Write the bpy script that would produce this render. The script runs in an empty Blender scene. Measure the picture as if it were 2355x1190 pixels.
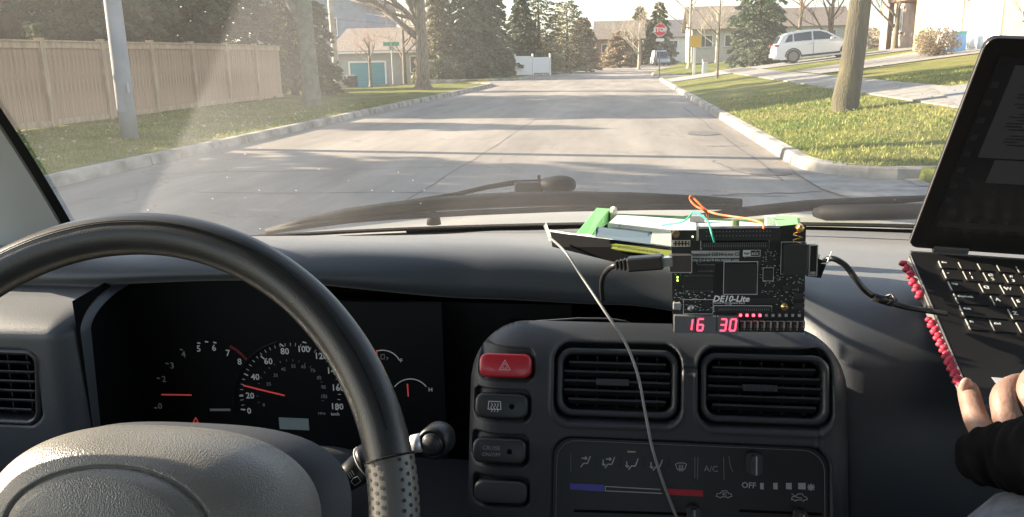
import bpy, math, random
from math import sin, cos, pi, radians, sqrt, atan2
from mathutils import Vector, Matrix, noise as mnoise
import mathutils

rng = random.Random(7)
scn = bpy.context.scene
COL = scn.collection

# ---------------------------------------------------------------- camera
F_PX, W_PX, H_PX = 1850.0, 2355.0, 1190.0
YAW, PITCH, ROLL = 0.136454, 0.243634, 0.02
EYE = Vector((0, 0, 1.35))
_Fh = Vector((-sin(YAW), cos(YAW), 0)); _R0 = Vector((cos(YAW), sin(YAW), 0))
CF = _Fh * cos(PITCH) + Vector((0, 0, -sin(PITCH)))
_U0 = _R0.cross(CF)
CU = _U0 * cos(ROLL) + _R0 * sin(ROLL)
CR = _R0 * cos(ROLL) - _U0 * sin(ROLL)
cd = bpy.data.cameras.new('camera'); cam = bpy.data.objects.new('camera', cd); COL.objects.link(cam)
cd.sensor_width = 36.0; cd.lens = 36.0 * F_PX / W_PX; cd.clip_start = 0.02; cd.clip_end = 3000
cam.matrix_world = Matrix(((CR.x, CU.x, -CF.x, EYE.x), (CR.y, CU.y, -CF.y, EYE.y), (CR.z, CU.z, -CF.z, EYE.z), (0, 0, 0, 1)))
scn.camera = cam

# ---------------------------------------------------------------- light
SUN_EL, SUN_AZ = radians(19.5), radians(-80)       # azimuth clockwise from +Y
world = bpy.data.worlds.new("World"); scn.world = world; world.use_nodes = True
wn = world.node_tree.nodes; wl = world.node_tree.links
sky = wn.new('ShaderNodeTexSky'); sky.sky_type = 'NISHITA'; sky.sun_disc = False
sky.sun_elevation = SUN_EL; sky.sun_rotation = SUN_AZ; sky.dust_density = 1.2; sky.air_density = 1.0; sky.ozone_density = 1.0
bg = wn['Background']; bg.inputs[1].default_value = 0.10
hs = wn.new('ShaderNodeHueSaturation'); hs.inputs['Saturation'].default_value = .72; wl.new(sky.outputs[0], hs.inputs['Color']); wl.new(hs.outputs[0], bg.inputs[0])
sd = bpy.data.lights.new('sun', 'SUN'); sd.energy = 5.0; sd.angle = radians(0.6); sd.color = (1.0, 0.84, 0.65)
sun = bpy.data.objects.new('sun', sd); COL.objects.link(sun)
S_DIR = Vector((sin(SUN_AZ) * cos(SUN_EL), cos(SUN_AZ) * cos(SUN_EL), sin(SUN_EL)))
sun.rotation_euler = S_DIR.to_track_quat('Z', 'Y').to_euler(); sun.location = (-30, 0, 20)
scn.view_settings.view_transform = 'Standard'; scn.view_settings.look = 'None'
scn.view_settings.gamma = 1.0; scn.view_settings.use_curve_mapping = False
scn.view_settings.exposure = 2.07
scn.render.engine = 'CYCLES'
scn.cycles.max_bounces = 8; scn.cycles.transparent_max_bounces = 12; scn.cycles.sample_clamp_indirect = 4.0
scn.cycles.use_denoising = True; scn.cycles.caustics_reflective = False; scn.cycles.caustics_refractive = False

# ---------------------------------------------------------------- helpers
def P(px, py, Y):
    """The point where the line of sight through a photograph pixel meets the upright plane at distance Y."""
    r = CF + CR * ((px - W_PX / 2) / F_PX) - CU * ((py - H_PX / 2) / F_PX)
    return EYE + r * (Y / r.y)

def smooth(a, b, t):
    t = max(0.0, min(1.0, (t - a) / (b - a))); return t * t * (3 - 2 * t)
def lerp(a, b, t): return a + (b - a) * t

class MB:
    def __init__(s): s.v = []; s.f = []
    def add(s, vs, fs):
        o = len(s.v); s.v.extend([tuple(q) for q in vs]); s.f.extend([tuple(i + o for i in f) for f in fs]); return s
    def quad(s, a, b, c, d): return s.add([a, b, c, d], [(0, 1, 2, 3)])
    def box(s, c, d, M=None):
        x, y, z = d[0] / 2, d[1] / 2, d[2] / 2
        vs = [Vector((i * x, j * y, k * z)) for i in (-1, 1) for j in (-1, 1) for k in (-1, 1)]
        if M is not None: vs = [M @ q for q in vs]
        c = Vector(c); vs = [q + c for q in vs]
        return s.add(vs, [(0, 1, 3, 2), (4, 6, 7, 5), (0, 4, 5, 1), (2, 3, 7, 6), (0, 2, 6, 4), (1, 5, 7, 3)])
    def bx(s, a, b):
        return s.box([(a[i] + b[i]) / 2 for i in range(3)], [abs(b[i] - a[i]) for i in range(3)])
    def tube(s, pts, rad, n=8, cap=True):
        pts = [Vector(p) for p in pts]
        if not isinstance(rad, (list, tuple)): rad = [rad] * len(pts)
        vs = []; up = None
        for i, p in enumerate(pts):
            t = (pts[min(i + 1, len(pts) - 1)] - pts[max(i - 1, 0)])
            t = t.normalized() if t.length > 1e-9 else Vector((0, 0, 1))
            if up is None:
                up = t.orthogonal().normalized()
            else:
                up = (up - t * up.dot(t)); up = up.normalized() if up.length > 1e-6 else t.orthogonal().normalized()
            b = t.cross(up)
            for k in range(n):
                a = 2 * pi * k / n
                vs.append(p + (up * cos(a) + b * sin(a)) * rad[i])
        fs = []
        for i in range(len(pts) - 1):
            for k in range(n):
                a, b2 = i * n + k, i * n + (k + 1) % n
                fs.append((a, b2, b2 + n, a + n))
        if cap:
            fs.append(tuple(range(n - 1, -1, -1))); fs.append(tuple((len(pts) - 1) * n + k for k in range(n)))
        return s.add(vs, fs)
    def grid(s, fn, nu, nv, flip=False):
        vs = [fn(i / nu, j / nv) for j in range(nv + 1) for i in range(nu + 1)]
        fs = []
        for j in range(nv):
            for i in range(nu):
                a = j * (nu + 1) + i
                f = (a, a + 1, a + nu + 2, a + nu + 1)
                fs.append(f[::-1] if flip else f)
        return s.add(vs, fs)
    def lathe(s, prof, c, M=None, n=20):
        vs = []; c = Vector(c)
        for r, z in prof:
            for k in range(n):
                q = Vector((r * cos(2 * pi * k / n), r * sin(2 * pi * k / n), z))
                vs.append((M @ q if M is not None else q) + c)
        fs = [(i * n + k, i * n + (k + 1) % n, (i + 1) * n + (k + 1) % n, (i + 1) * n + k) for i in range(len(prof) - 1) for k in range(n)]
        if prof[0][0] > 1e-6: fs.append(tuple(range(n - 1, -1, -1)))
        if prof[-1][0] > 1e-6: fs.append(tuple((len(prof) - 1) * n + k for k in range(n)))
        return s.add(vs, fs)
    def prism(s, poly, h0, h1, M=None):
        n = len(poly)
        vs = [Vector((p[0], p[1], h0)) for p in poly] + [Vector((p[0], p[1], h1)) for p in poly]
        if M is not None: vs = [M @ q for q in vs]
        return s.add(vs, [tuple(range(n - 1, -1, -1)), tuple(range(n, 2 * n))] + [(i, (i + 1) % n, n + (i + 1) % n, n + i) for i in range(n)])
    def blob(s, c, r, seed=0, amp=.15, nu=14, nv=9, fr=1.5):
        c = Vector(c)
        def fn(u, v):
            a = 2 * pi * u; b = pi * (v - .5)
            d = Vector((cos(b) * cos(a), cos(b) * sin(a), sin(b)))
            k = 1 + amp * mnoise.noise(d * fr + Vector((seed * 7.1, 3, 1)))
            return c + Vector((d.x * r[0] * k, d.y * r[1] * k, d.z * r[2] * k))
        return s.grid(fn, nu, nv)
    def mesh(s, name, smooth_=False):
        me = bpy.data.meshes.new(name); me.from_pydata(s.v, [], s.f)
        if smooth_: me.polygons.foreach_set('use_smooth', [True] * len(me.polygons))
        me.update(); return me

def ss(w, h, r=0.3, n=5):
    """rounded rectangle outline"""
    r = min(r, w / 2, h / 2); out = []
    for cx, cy, a0 in ((w / 2 - r, h / 2 - r, 0), (-w / 2 + r, h / 2 - r, 90), (-w / 2 + r, -h / 2 + r, 180), (w / 2 - r, -h / 2 + r, 270)):
        for k in range(n + 1):
            a = radians(a0 + 90 * k / n); out.append((cx + r * cos(a), cy + r * sin(a)))
    return out

MW = {}
def obj(name, mb, mat, parent=None, sm=False, bevel=0, M=None, world=True, autosm=False, label=None):
    me = mb if isinstance(mb, bpy.types.Mesh) else mb.mesh(name, sm)
    if mat and not me.materials: me.materials.append(mat)
    o = bpy.data.objects.new(name, me); COL.objects.link(o)
    pm_ = MW.get(parent.name) if parent else None
    if parent: o.parent = parent
    base = M if M is not None else Matrix()
    if parent and world: o.matrix_basis = pm_.inverted() @ base
    else: o.matrix_basis = base
    MW[o.name] = (pm_ @ o.matrix_basis) if parent else base.copy()
    if bevel:
        b = o.modifiers.new('b', 'BEVEL'); b.width = bevel; b.segments = 2; b.limit_method = 'ANGLE'; b.angle_limit = radians(40)
        if sm is False: me.polygons.foreach_set('use_smooth', [False] * len(me.polygons))
    if autosm:
        me.polygons.foreach_set('use_smooth', [True] * len(me.polygons))
        try: me.set_sharp_from_angle(angle=radians(35))
        except Exception: pass
    if label: o['label'] = label
    return o
def tag(o, label, cat=None, group=None, kind=None):
    if label: o['label'] = label
    if cat: o['category'] = cat
    if group: o['group'] = group
    if kind: o['kind'] = kind
    return o
def thing(name, label, cat, loc=(0, 0, 0), rz=0, group=None, kind=None, M=None):
    o = bpy.data.objects.new(name, None); COL.objects.link(o); o.empty_display_size = .1
    M = M if M is not None else Matrix.Translation(loc) @ Matrix.Rotation(rz, 4, 'Z')
    o.matrix_basis = M; MW[o.name] = M.copy()
    return tag(o, label, cat, group, kind)
def children(o): return [c for c in bpy.data.objects if c.parent == o]
def dup(o, M, label=None):
    """copy of a thing with copies of its parts and sub-parts, shared mesh data"""
    r = o.copy(); COL.objects.link(r); r.matrix_basis = M; MW[r.name] = M.copy()
    if label: r['label'] = label
    for c in children(o):
        if c == r: continue
        c2 = c.copy(); COL.objects.link(c2); c2.parent = r
        for g in children(c):
            g2 = g.copy(); COL.objects.link(g2); g2.parent = c2
    return r

# ---------------------------------------------------------------- materials
MATS = {}
def mat(name, col, rough=.6, metal=0, var=0, vs=8, bump=0, bs=60, col2=None, emit=None, es=0, spec=.5, det=4, coat=0, bd=.002, stretch=None, sub=None, sheen=0):
    if name in MATS: return MATS[name]
    m = bpy.data.materials.new(name); m.use_nodes = True; MATS[name] = m
    N, L = m.node_tree.nodes, m.node_tree.links; b = N['Principled BSDF']
    b.inputs['Base Color'].default_value = (*col, 1); b.inputs['Roughness'].default_value = rough; b.inputs['Metallic'].default_value = metal
    b.inputs['Specular IOR Level'].default_value = spec
    if coat: b.inputs['Coat Weight'].default_value = coat; b.inputs['Coat Roughness'].default_value = .08
    if sheen: b.inputs['Sheen Weight'].default_value = sheen
    if emit: b.inputs['Emission Color'].default_value = (*emit, 1); b.inputs['Emission Strength'].default_value = es
    if sub: b.inputs['Subsurface Weight'].default_value = sub; b.inputs['Subsurface Scale'].default_value = .004; b.inputs['Subsurface Radius'].default_value = (1, .4, .2)
    co = N.new('ShaderNodeTexCoord'); src = co.outputs['Object']
    if stretch:
        mp = N.new('ShaderNodeMapping'); mp.inputs['Scale'].default_value = stretch; L.new(src, mp.inputs[0]); src = mp.outputs[0]
    if var or col2:
        n = N.new('ShaderNodeTexNoise'); n.inputs['Scale'].default_value = vs; n.inputs['Detail'].default_value = det; L.new(src, n.inputs[0])
        r = N.new('ShaderNodeValToRGB'); c2 = col2 or tuple(min(1, c * (1 + var)) for c in col); c1 = col if col2 else tuple(c * (1 - var) for c in col)
        r.color_ramp.elements[0].position = .35; r.color_ramp.elements[1].position = .65
        r.color_ramp.elements[0].color = (*c1, 1); r.color_ramp.elements[1].color = (*c2, 1)
        L.new(n.outputs[0], r.inputs[0]); L.new(r.outputs[0], b.inputs['Base Color'])
    if bump:
        n = N.new('ShaderNodeTexNoise'); n.inputs['Scale'].default_value = bs; n.inputs['Detail'].default_value = 3; L.new(src, n.inputs[0])
        bu = N.new('ShaderNodeBump'); bu.inputs['Strength'].default_value = bump; bu.inputs['Distance'].default_value = bd
        L.new(n.outputs[0], bu.inputs['Height']); L.new(bu.outputs[0], b.inputs['Normal'])
    return m

def leaf_mat(name, c1, c2, vs=1.2):
    m = bpy.data.materials.new(name); m.use_nodes = True; N, L = m.node_tree.nodes, m.node_tree.links
    b = N['Principled BSDF']; b.inputs['Roughness'].default_value = .7; b.inputs['Specular IOR Level'].default_value = .25
    co = N.new('ShaderNodeTexCoord'); n = N.new('ShaderNodeTexNoise'); n.inputs['Scale'].default_value = vs; n.inputs['Detail'].default_value = 6
    L.new(co.outputs['Object'], n.inputs[0]); r = N.new('ShaderNodeValToRGB')
    r.color_ramp.elements[0].position = .38; r.color_ramp.elements[1].position = .62
    r.color_ramp.elements[0].color = (*c1, 1); r.color_ramp.elements[1].color = (*c2, 1)
    L.new(n.outputs[0], r.inputs[0]); L.new(r.outputs[0], b.inputs['Base Color'])
    tr = N.new('ShaderNodeBsdfTranslucent'); L.new(r.outputs[0], tr.inputs[0]); mx = N.new('ShaderNodeMixShader'); mx.inputs[0].default_value = .25
    L.new(b.outputs[0], mx.inputs[1]); L.new(tr.outputs[0], mx.inputs[2]); L.new(mx.outputs[0], N['Material Output'].inputs[0])
    return m

def text_mesh(s, size, bold=0.0, shear=0.0, space=1.0, align='CENTER', extrude=0.0002):
    c = bpy.data.curves.new('t', 'FONT'); c.body = s; c.size = size; c.offset = bold; c.shear = shear; c.space_character = space
    c.align_x = align; c.align_y = 'CENTER'; c.extrude = extrude; c.resolution_u = 2
    o = bpy.data.objects.new('t', c); me = bpy.data.meshes.new_from_object(o)
    bpy.data.objects.remove(o); bpy.data.curves.remove(c); return me

FACE_ME = Matrix.Rotation(radians(90), 4, 'X')      # text in the XZ plane, read from -Y
def text_at(name, s, loc, size, m, parent, tilt=0, bold=0, shear=0, align='CENTER', rot=0, space=1.0):
    M = Matrix.Translation(loc) @ Matrix.Rotation(radians(90) - tilt, 4, 'X') @ Matrix.Rotation(rot, 4, 'Z')
    return obj(name, text_mesh(s, size, bold, shear, space, align), m, parent, M=M)

def ribbon(mb, pts, w, M, closed=False, h=.0003):
    """flat line of width w through 2-D points, laid out in the local XY plane of M"""
    pts = [Vector((p[0], p[1], 0)) for p in pts]
    if closed: pts = pts + [pts[0]]
    for a, b in zip(pts, pts[1:]):
        d = b - a
        if d.length < 1e-9: continue
        d.normalize(); n = Vector((-d.y, d.x, 0)) * (w / 2); e = d * (w * .3)
        q = [a - e - n, b + e - n, b + e + n, a - e + n]
        vs = [M @ (v + Vector((0, 0, z))) for z in (0, h) for v in q]
        mb.add(vs, [(3, 2, 1, 0), (4, 5, 6, 7), (0, 1, 5, 4), (1, 2, 6, 5), (2, 3, 7, 6), (3, 0, 4, 7)])
    return mb
# ================================================================ GROUND, ROAD, KERBS
KL, KR = -6.5, 2.1             # kerb faces of the street
CORNERS = [(3.15, 10.1, 1.05, 1, 1), (KR + 2, 47, 2, 1, -1), (KR + 2, 59, 2, 1, 1), (KL - 2, 41.5, 2, -1, -1), (KL - 2, 53, 2, -1, 1)]
def in_road(x, y):
    for cx, cy, r, sx, sy in CORNERS:          # rounded kerb corners: sx/sy tell on which side of the centre the lawn lies
        if (x - cx) * sx < 0 and (y - cy) * sy < 0 and abs(x - cx) <= r + .12 and abs(y - cy) <= r + .12 and (x - cx) ** 2 + (y - cy) ** 2 > (r - .05) ** 2: return True
    if KL - .06 <= x <= KR + .06 and y < 62: return True
    if 62 <= y < 230 and KL + (y - 62) * .10 <= x <= KR + (y - 62) * .10: return True
    if x > KR - .1 and y < 9.05: return True                # side street on the right, by the car
    if x > KR - .1 and 49 < y < 57: return True             # crossing street
    if x < KL + .1 and 43.5 < y < 51: return True
    if 200 < y < 212: return True
    return False
def hz(x, y):
    if x > 2.3:
        z = .13 + .13 * (min(x, 6.5) - 2.3) + .11 * (max(0, min(x, 14) - 6.5)) + .02 * max(0, x - 14)
        k = smooth(9.1, 12.5, y) * (1 - smooth(45, 49, y) * (1 - smooth(57, 63, y)))
        z = lerp(.12 + .015 * (x - 2.3), z, k)
        z *= lerp(1, .35, smooth(60, 90, y))
    elif x < -6.6:
        z = .13 + .02 * sin(y * .3 + x)
        z -= .75 * smooth(38, 58, y) * smooth(-9, -13, x) * (1 - smooth(70, 90, y))
    else:
        z = .13
    return z
def ground_z(x, y):
    if in_road(x, y):
        if x > 2.2: return .0 + .004 * (x - 2.1) + (.02 * (x - 2.1) if y > 40 else 0)
        if x < -6.6 and y > 40: return hz(x, y) - .13
        return 0.0
    return hz(x, y)

def asphalt(name, c, c2, dark=.05):
    m = bpy.data.materials.new(name); m.use_nodes = True; N, L = m.node_tree.nodes, m.node_tree.links; b = N['Principled BSDF']
    b.inputs['Roughness'].default_value = .82; b.inputs['Specular IOR Level'].default_value = .35
    co = N.new('ShaderNodeTexCoord')
    n1 = N.new('ShaderNodeTexNoise'); n1.inputs['Scale'].default_value = .5; n1.inputs['Detail'].default_value = 8; n1.inputs['Roughness'].default_value = .65
    mp = N.new('ShaderNodeMapping'); mp.inputs['Scale'].default_value = (1.4, .22, 1); L.new(co.outputs['Object'], mp.inputs[0]); L.new(mp.outputs[0], n1.inputs[0])
    r1 = N.new('ShaderNodeValToRGB'); r1.color_ramp.elements[0].color = (*c, 1); r1.color_ramp.elements[1].color = (*c2, 1)
    r1.color_ramp.elements[0].position = .35; r1.color_ramp.elements[1].position = .68; L.new(n1.outputs[0], r1.inputs[0])
    n2 = N.new('ShaderNodeTexNoise'); n2.inputs['Scale'].default_value = 90; n2.inputs['Detail'].default_value = 3; L.new(co.outputs['Object'], n2.inputs[0])
    mx = N.new('ShaderNodeMix'); mx.data_type = 'RGBA'; mx.blend_type = 'OVERLAY'; mx.inputs[0].default_value = .45
    L.new(r1.outputs[0], mx.inputs[6]); L.new(n2.outputs[0], mx.inputs[7])
    # cracks
    v = N.new('ShaderNodeTexVoronoi'); v.feature = 'DISTANCE_TO_EDGE'; v.inputs['Scale'].default_value = .33
    nz = N.new('ShaderNodeTexNoise'); nz.inputs['Scale'].default_value = 1.6; nz.inputs['Detail'].default_value = 5
    va = N.new('ShaderNodeVectorMath'); va.operation = 'ADD'; vm = N.new('ShaderNodeVectorMath'); vm.operation = 'SCALE'; vm.inputs[3].default_value = .9
    L.new(co.outputs['Object'], nz.inputs[0]); L.new(nz.outputs[1], vm.inputs[0]); L.new(co.outputs['Object'], va.inputs[0]); L.new(vm.outputs[0], va.inputs[1]); L.new(va.outputs[0], v.inputs[0])
    rc = N.new('ShaderNodeValToRGB'); rc.color_ramp.elements[0].position = .002; rc.color_ramp.elements[1].position = .007
    rc.color_ramp.elements[0].color = (.68, .66, .64, 1); rc.color_ramp.elements[1].color = (1, 1, 1, 1); L.new(v.outputs[0], rc.inputs[0])
    m2 = N.new('ShaderNodeMix'); m2.data_type = 'RGBA'; m2.blend_type = 'MULTIPLY'; m2.inputs[0].default_value = .8
    L.new(mx.outputs[2], m2.inputs[6]); L.new(rc.outputs[0], m2.inputs[7]); L.new(m2.outputs[2], b.inputs['Base Color'])
    bu = N.new('ShaderNodeBump'); bu.inputs['Strength'].default_value = .5; bu.inputs['Distance'].default_value = .01
    L.new(n2.outputs[0], bu.inputs['Height']); L.new(bu.outputs[0], b.inputs['Normal'])
    return m
M_road = asphalt('road_asphalt', (.175, .155, .132), (.345, .308, .262))
M_drive = asphalt('drive_asphalt', (.22, .215, .21), (.30, .29, .28))
def grass_mat():
    m = bpy.data.materials.new('lawn'); m.use_nodes = True; N, L = m.node_tree.nodes, m.node_tree.links; b = N['Principled BSDF']
    b.inputs['Roughness'].default_value = .9; b.inputs['Specular IOR Level'].default_value = .15
    co = N.new('ShaderNodeTexCoord')
    def nz(sc, d, els):
        n = N.new('ShaderNodeTexNoise'); n.inputs['Scale'].default_value = sc; n.inputs['Detail'].default_value = d; n.inputs['Roughness'].default_value = .7
        L.new(co.outputs['Object'], n.inputs[0]); r = N.new('ShaderNodeValToRGB')
        r.color_ramp.elements[0].position = els[0][0]; r.color_ramp.elements[0].color = (*els[0][1], 1)
        r.color_ramp.elements[1].position = els[1][0]; r.color_ramp.elements[1].color = (*els[1][1], 1); L.new(n.outputs[0], r.inputs[0]); return n, r
    n1, r1 = nz(.55, 10, [(.36, (.095, .145, .018)), (.62, (.27, .24, .075))])
    n2, r2 = nz(14, 6, [(.3, (.35, .35, .35)), (.7, (1.25, 1.25, 1.2))])
    mx = N.new('ShaderNodeMix'); mx.data_type = 'RGBA'; mx.blend_type = 'MULTIPLY'; mx.inputs[0].default_value = .85
    L.new(r1.outputs[0], mx.inputs[6]); L.new(r2.outputs[0], mx.inputs[7]); L.new(mx.outputs[2], b.inputs['Base Color'])
    bu = N.new('ShaderNodeBump'); bu.inputs['Strength'].default_value = .9; bu.inputs['Distance'].default_value = .06
    L.new(n2.outputs[0], bu.inputs['Height']); L.new(bu.outputs[0], b.inputs['Normal'])
    return m
M_lawn = grass_mat()
M_conc = mat('concrete', (.235, .22, .195), .85, var=.25, vs=5, bump=.35, bs=40, bd=.004)
M_conc2 = mat('pale_concrete', (.30, .275, .235), .85, var=.42, vs=2.5, bump=.3, bs=30, bd=.004)
M_tar = mat('crack_fill', (.11, .105, .10), .9, var=.3, vs=20)
M_dark = mat('tar', (.035, .035, .037), .9, var=.3, vs=20)

def axis(segs):
    out = [segs[0][0]]
    for a, b, st in segs:
        n = max(1, round((b - a) / st)); out += [a + (b - a) * (i + 1) / n for i in range(n)]
    return out
def build_ground():
    eps = .05
    xs = axis([(-400, -60, 40), (-60, -14, 4), (-14, -6.7, .6), (-6.7, -6.6, .1), (-6.6, -6.54, .06), (-6.54, 2.14, .8), (2.14, 2.2, .06), (2.2, 2.3, .1), (2.3, 3.2, .1), (3.2, 16, .6), (16, 60, 4), (60, 400, 40)])
    ys = axis([(-60, 0, 10), (0, 9.05, 1), (9.05, 9.1, .05), (9.1, 10.2, .1), (10.2, 16, .5), (16, 43.5, 1.0), (43.5, 43.56, .06), (43.56, 49, 1), (49, 49.06, .06), (49.06, 50.94, .6), (50.94, 51, .06), (51, 57, 1), (57, 57.06, .06), (57.06, 80, 2), (80, 240, 8), (240, 900, 60)])
    mb = MB()
    vs = [Vector((x, y, ground_z(x, y) - (.16 if in_road(x, y) else 0))) for y in ys for x in xs]
    nx = len(xs)
    fs = [(j * nx + i, j * nx + i + 1, (j + 1) * nx + i + 1, (j + 1) * nx + i) for j in range(len(ys) - 1) for i in range(nx - 1)]
    mb.add(vs, fs)
    tag(obj('ground', mb, M_lawn, sm=True), 'rising spring lawns on both sides of the street', kind='structure')
build_ground()
def sheet(name, poly_fn, nu, nv, m, dz, lab, kind='structure', parent=None):
    mb = MB(); mb.grid(poly_fn, nu, nv); o = obj(name, mb, m, parent, sm=True)
    return tag(o, lab, kind=kind) if not parent else o
def road():
    mb = MB()
    def main(u, v):
        y = lerp(-60, 62, v) ; return Vector((lerp(KL - .1, KR + .1, u), y, 0.0))
    mb.grid(main, 4, 30)
    mb.grid(lambda u, v: Vector((lerp(KL - .1, KR + .1, u) + max(0, lerp(62, 200, v) - 62) * .10, lerp(62, 200, v), 0)), 2, 10)
    mb.grid(lambda u, v: Vector((lerp(KR + .1, 60, u), lerp(-2, 9.06, v), .004 * lerp(0, 58, u))), 10, 4)
    mb.grid(lambda u, v: Vector((lerp(KR + .1, 80, u), lerp(49, 57, v), .024 * lerp(0, 78, u))), 10, 2)
    mb.grid(lambda u, v: Vector((lerp(KL - .1, -60, u), lerp(43.5, 51, v), hz(lerp(KL - .1, -60, u), lerp(43.5, 51, v)) - .13)), 20, 4, flip=True)
    mb.grid(lambda u, v: Vector((lerp(-200, 200, u), lerp(200, 211, v), 0)), 4, 1)
    tag(obj('road', mb, M_road, sm=False), 'cracked grey asphalt street running away from the windscreen', kind='structure')
road()
kerb = thing('kerb', 'pale concrete kerb along both edges of the street', None, kind='structure')
def kerb_sec(path, side=1, w=.16, h=.135, flat=None):
    """raised kerb stone: front face battered, top flat, along a path (list of xy); side: +1 lawn lies to the right of the path"""
    mb = MB(); n = len(path); vs = []
    for i, (x, y) in enumerate(path):
        a = Vector(path[max(i - 1, 0)]); b = Vector(path[min(i + 1, n - 1)]); t = (b - a).normalized(); nr = Vector((t.y, -t.x)) * side
        hh = h if flat is None else lerp(h, flat[1], i / (n - 1)) if flat[0] else h
        for d, z in ((-.0, -.12), (0.0, .002), (.02, hh - .02), (.045, hh), (w, hh + .004), (w, -.12)):
            vs.append((x + nr.x * d, y + nr.y * d, z))
    m = 6
    fs = [(i * m + k, i * m + k + 1, (i + 1) * m + k + 1, (i + 1) * m + k) for i in range(n - 1) for k in range(m - 1)]
    fs += [tuple(range(m)), tuple((n - 1) * m + k for k in range(m - 1, -1, -1))]
    if side < 0: fs = [f[::-1] for f in fs]
    mb.add(vs, fs); return mb
def run(path_pts, side, seclen=3.0, gap=.015):
    # resample to sections
    pts = [Vector(p) for p in path_pts]; cum = [0]
    for a, b in zip(pts, pts[1:]): cum.append(cum[-1] + (b - a).length)
    def at(s):
        for i in range(len(pts) - 1):
            if s <= cum[i + 1] or i == len(pts) - 2:
                t = (s - cum[i]) / max(1e-6, cum[i + 1] - cum[i]); return tuple(pts[i].lerp(pts[i + 1], max(0, min(1, t))))
    s = 0
    while s < cum[-1] - .2:
        e = min(s + seclen, cum[-1]); k = max(2, int((e - s) / .3) + 1)
        obj('kerb_section', kerb_sec([at(s + gap + (e - gap - s - gap) * i / (k - 1)) for i in range(k)], side), M_conc2, kerb)
        s = e
def arc(cx, cy, r, a0, a1, n=10): return [(cx + r * cos(radians(lerp(a0, a1, i / n))), cy + r * sin(radians(lerp(a0, a1, i / n)))) for i in range(n + 1)]
# right kerb with the corner into the side street by the car, and the far corner
run([(KR, 47.0), (KR, 10.15)], -1, 3.05)
run([(KR, 10.15)] + arc(3.15, 10.1, 1.05, 180, 270)[1:] + [(30, 9.05)], -1, 3.0)
run([(KR, 47.0)] + arc(KR + 2.0, 47.0, 2.0, 180, 90)[1:] + [(30, 49.0)], 1, 3.0)
run([(30, 57)] + [(KR + 2, 57)] + arc(KR + 2, 59, 2, 270, 180)[1:] + [(KR + .1, 62), (16, 200)], 1, 6)
run([(KL, -20), (KL, 41.5)] + arc(KL - 2, 41.5, 2, 0, 90)[1:] + [(-13, 43.45)], -1, 3.05)
run([(-13, 51.0)] + [(KL - 2, 51.05)] + arc(KL - 2, 53, 2, -90, 0)[1:] + [(KL, 62), (7.3, 200)], -1, 6)
gut = MB(); g0 = [(2.12, 10.9), (2.0, 9.6), (2.02, 8.4), (2.25, 7.5)]; g1 = [(2.14, 10.9), (2.3, 9.45), (2.75, 9.0), (4.2, 8.7)]
gut.grid(lambda u, v: Vector((*(Vector(g0[min(2, int(v * 3))]).lerp(Vector(g0[min(2, int(v * 3)) + 1]), v * 3 - min(2, int(v * 3)))).lerp(Vector(g1[min(2, int(v * 3))]).lerp(Vector(g1[min(2, int(v * 3)) + 1]), v * 3 - min(2, int(v * 3))), u), .012)), 4, 12)
tag(obj('gutter_apron', gut, M_conc, sm=True), 'worn concrete apron spilling from the rounded kerb corner', kind='structure')
tag(obj('gutter_strip', MB().grid(lambda u, v: Vector((lerp(3.0, 30, u), lerp(8.55, 9.04, v), .016 + .004 * lerp(.9, 28, u))), 12, 1), M_conc, sm=True), 'concrete gutter strip along the side street kerb', kind='structure')
# joints, patches and cracks that the eye can pick out on the road
def crack(pts, w):
    mb = MB(); 
    for a, b in zip(pts, pts[1:]):
        a = Vector((*a, .004)); b = Vector((*b, .004)); d = (b - a).normalized(); n = Vector((-d.y, d.x, 0)) * w * rng.uniform(.6, 1.3)
        mb.quad(a - n, b - n, b + n, a + n)
    return mb
rk = bpy.data.objects['road']
def wob(p0, p1, n=16, amp=.12):
    p0, p1 = Vector(p0), Vector(p1); d = (p1 - p0); nn = Vector((-d.y, d.x)).normalized()
    return [tuple(p0.lerp(p1, i / n) + nn * amp * (mnoise.noise(Vector((i * .35, p0.x * 3, p0.y))))) for i in range(n + 1)]
for a, b, w in (((-2.1, 7.2), (-1.9, 19), .009), ((-4.6, 8.2), (1.6, 8.0), .012), ((.5, 9.7), (1.75, 9.25), .015), ((1.3, 12.6), (1.9, 12.5), .02),
                ((.9, 8.1), (2.0, 8.25), .018), ((1.2, 10.8), (1.45, 9.4), .012), ((1.75, 9.0), (1.65, 22), .012), ((-6.0, 9.5), (-2.2, 10.2), .012)):
    obj('crack', crack(wob(a, b), w), M_tar, rk)
def patch(c, rx, ry, m, z, seed, n=22):
    mb = MB(); vs = [(c[0], c[1], z)]
    for i in range(n):
        a = 2 * pi * i / n; k = 1 + .35 * mnoise.noise(Vector((cos(a) * 1.4, sin(a) * 1.4, seed)))
        vs.append((c[0] + rx * k * cos(a), c[1] + ry * k * sin(a), z))
    mb.add(vs, [(0, i + 1, (i + 1) % n + 1) for i in range(n)]); return mb
obj('patch', patch((1.72, 9.55), .26, .12, M_tar, .008, 3), M_tar, rk)
obj('patch', patch((1.42, 14.6), .3, .35, M_tar, .008, 5), M_tar, rk)
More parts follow.
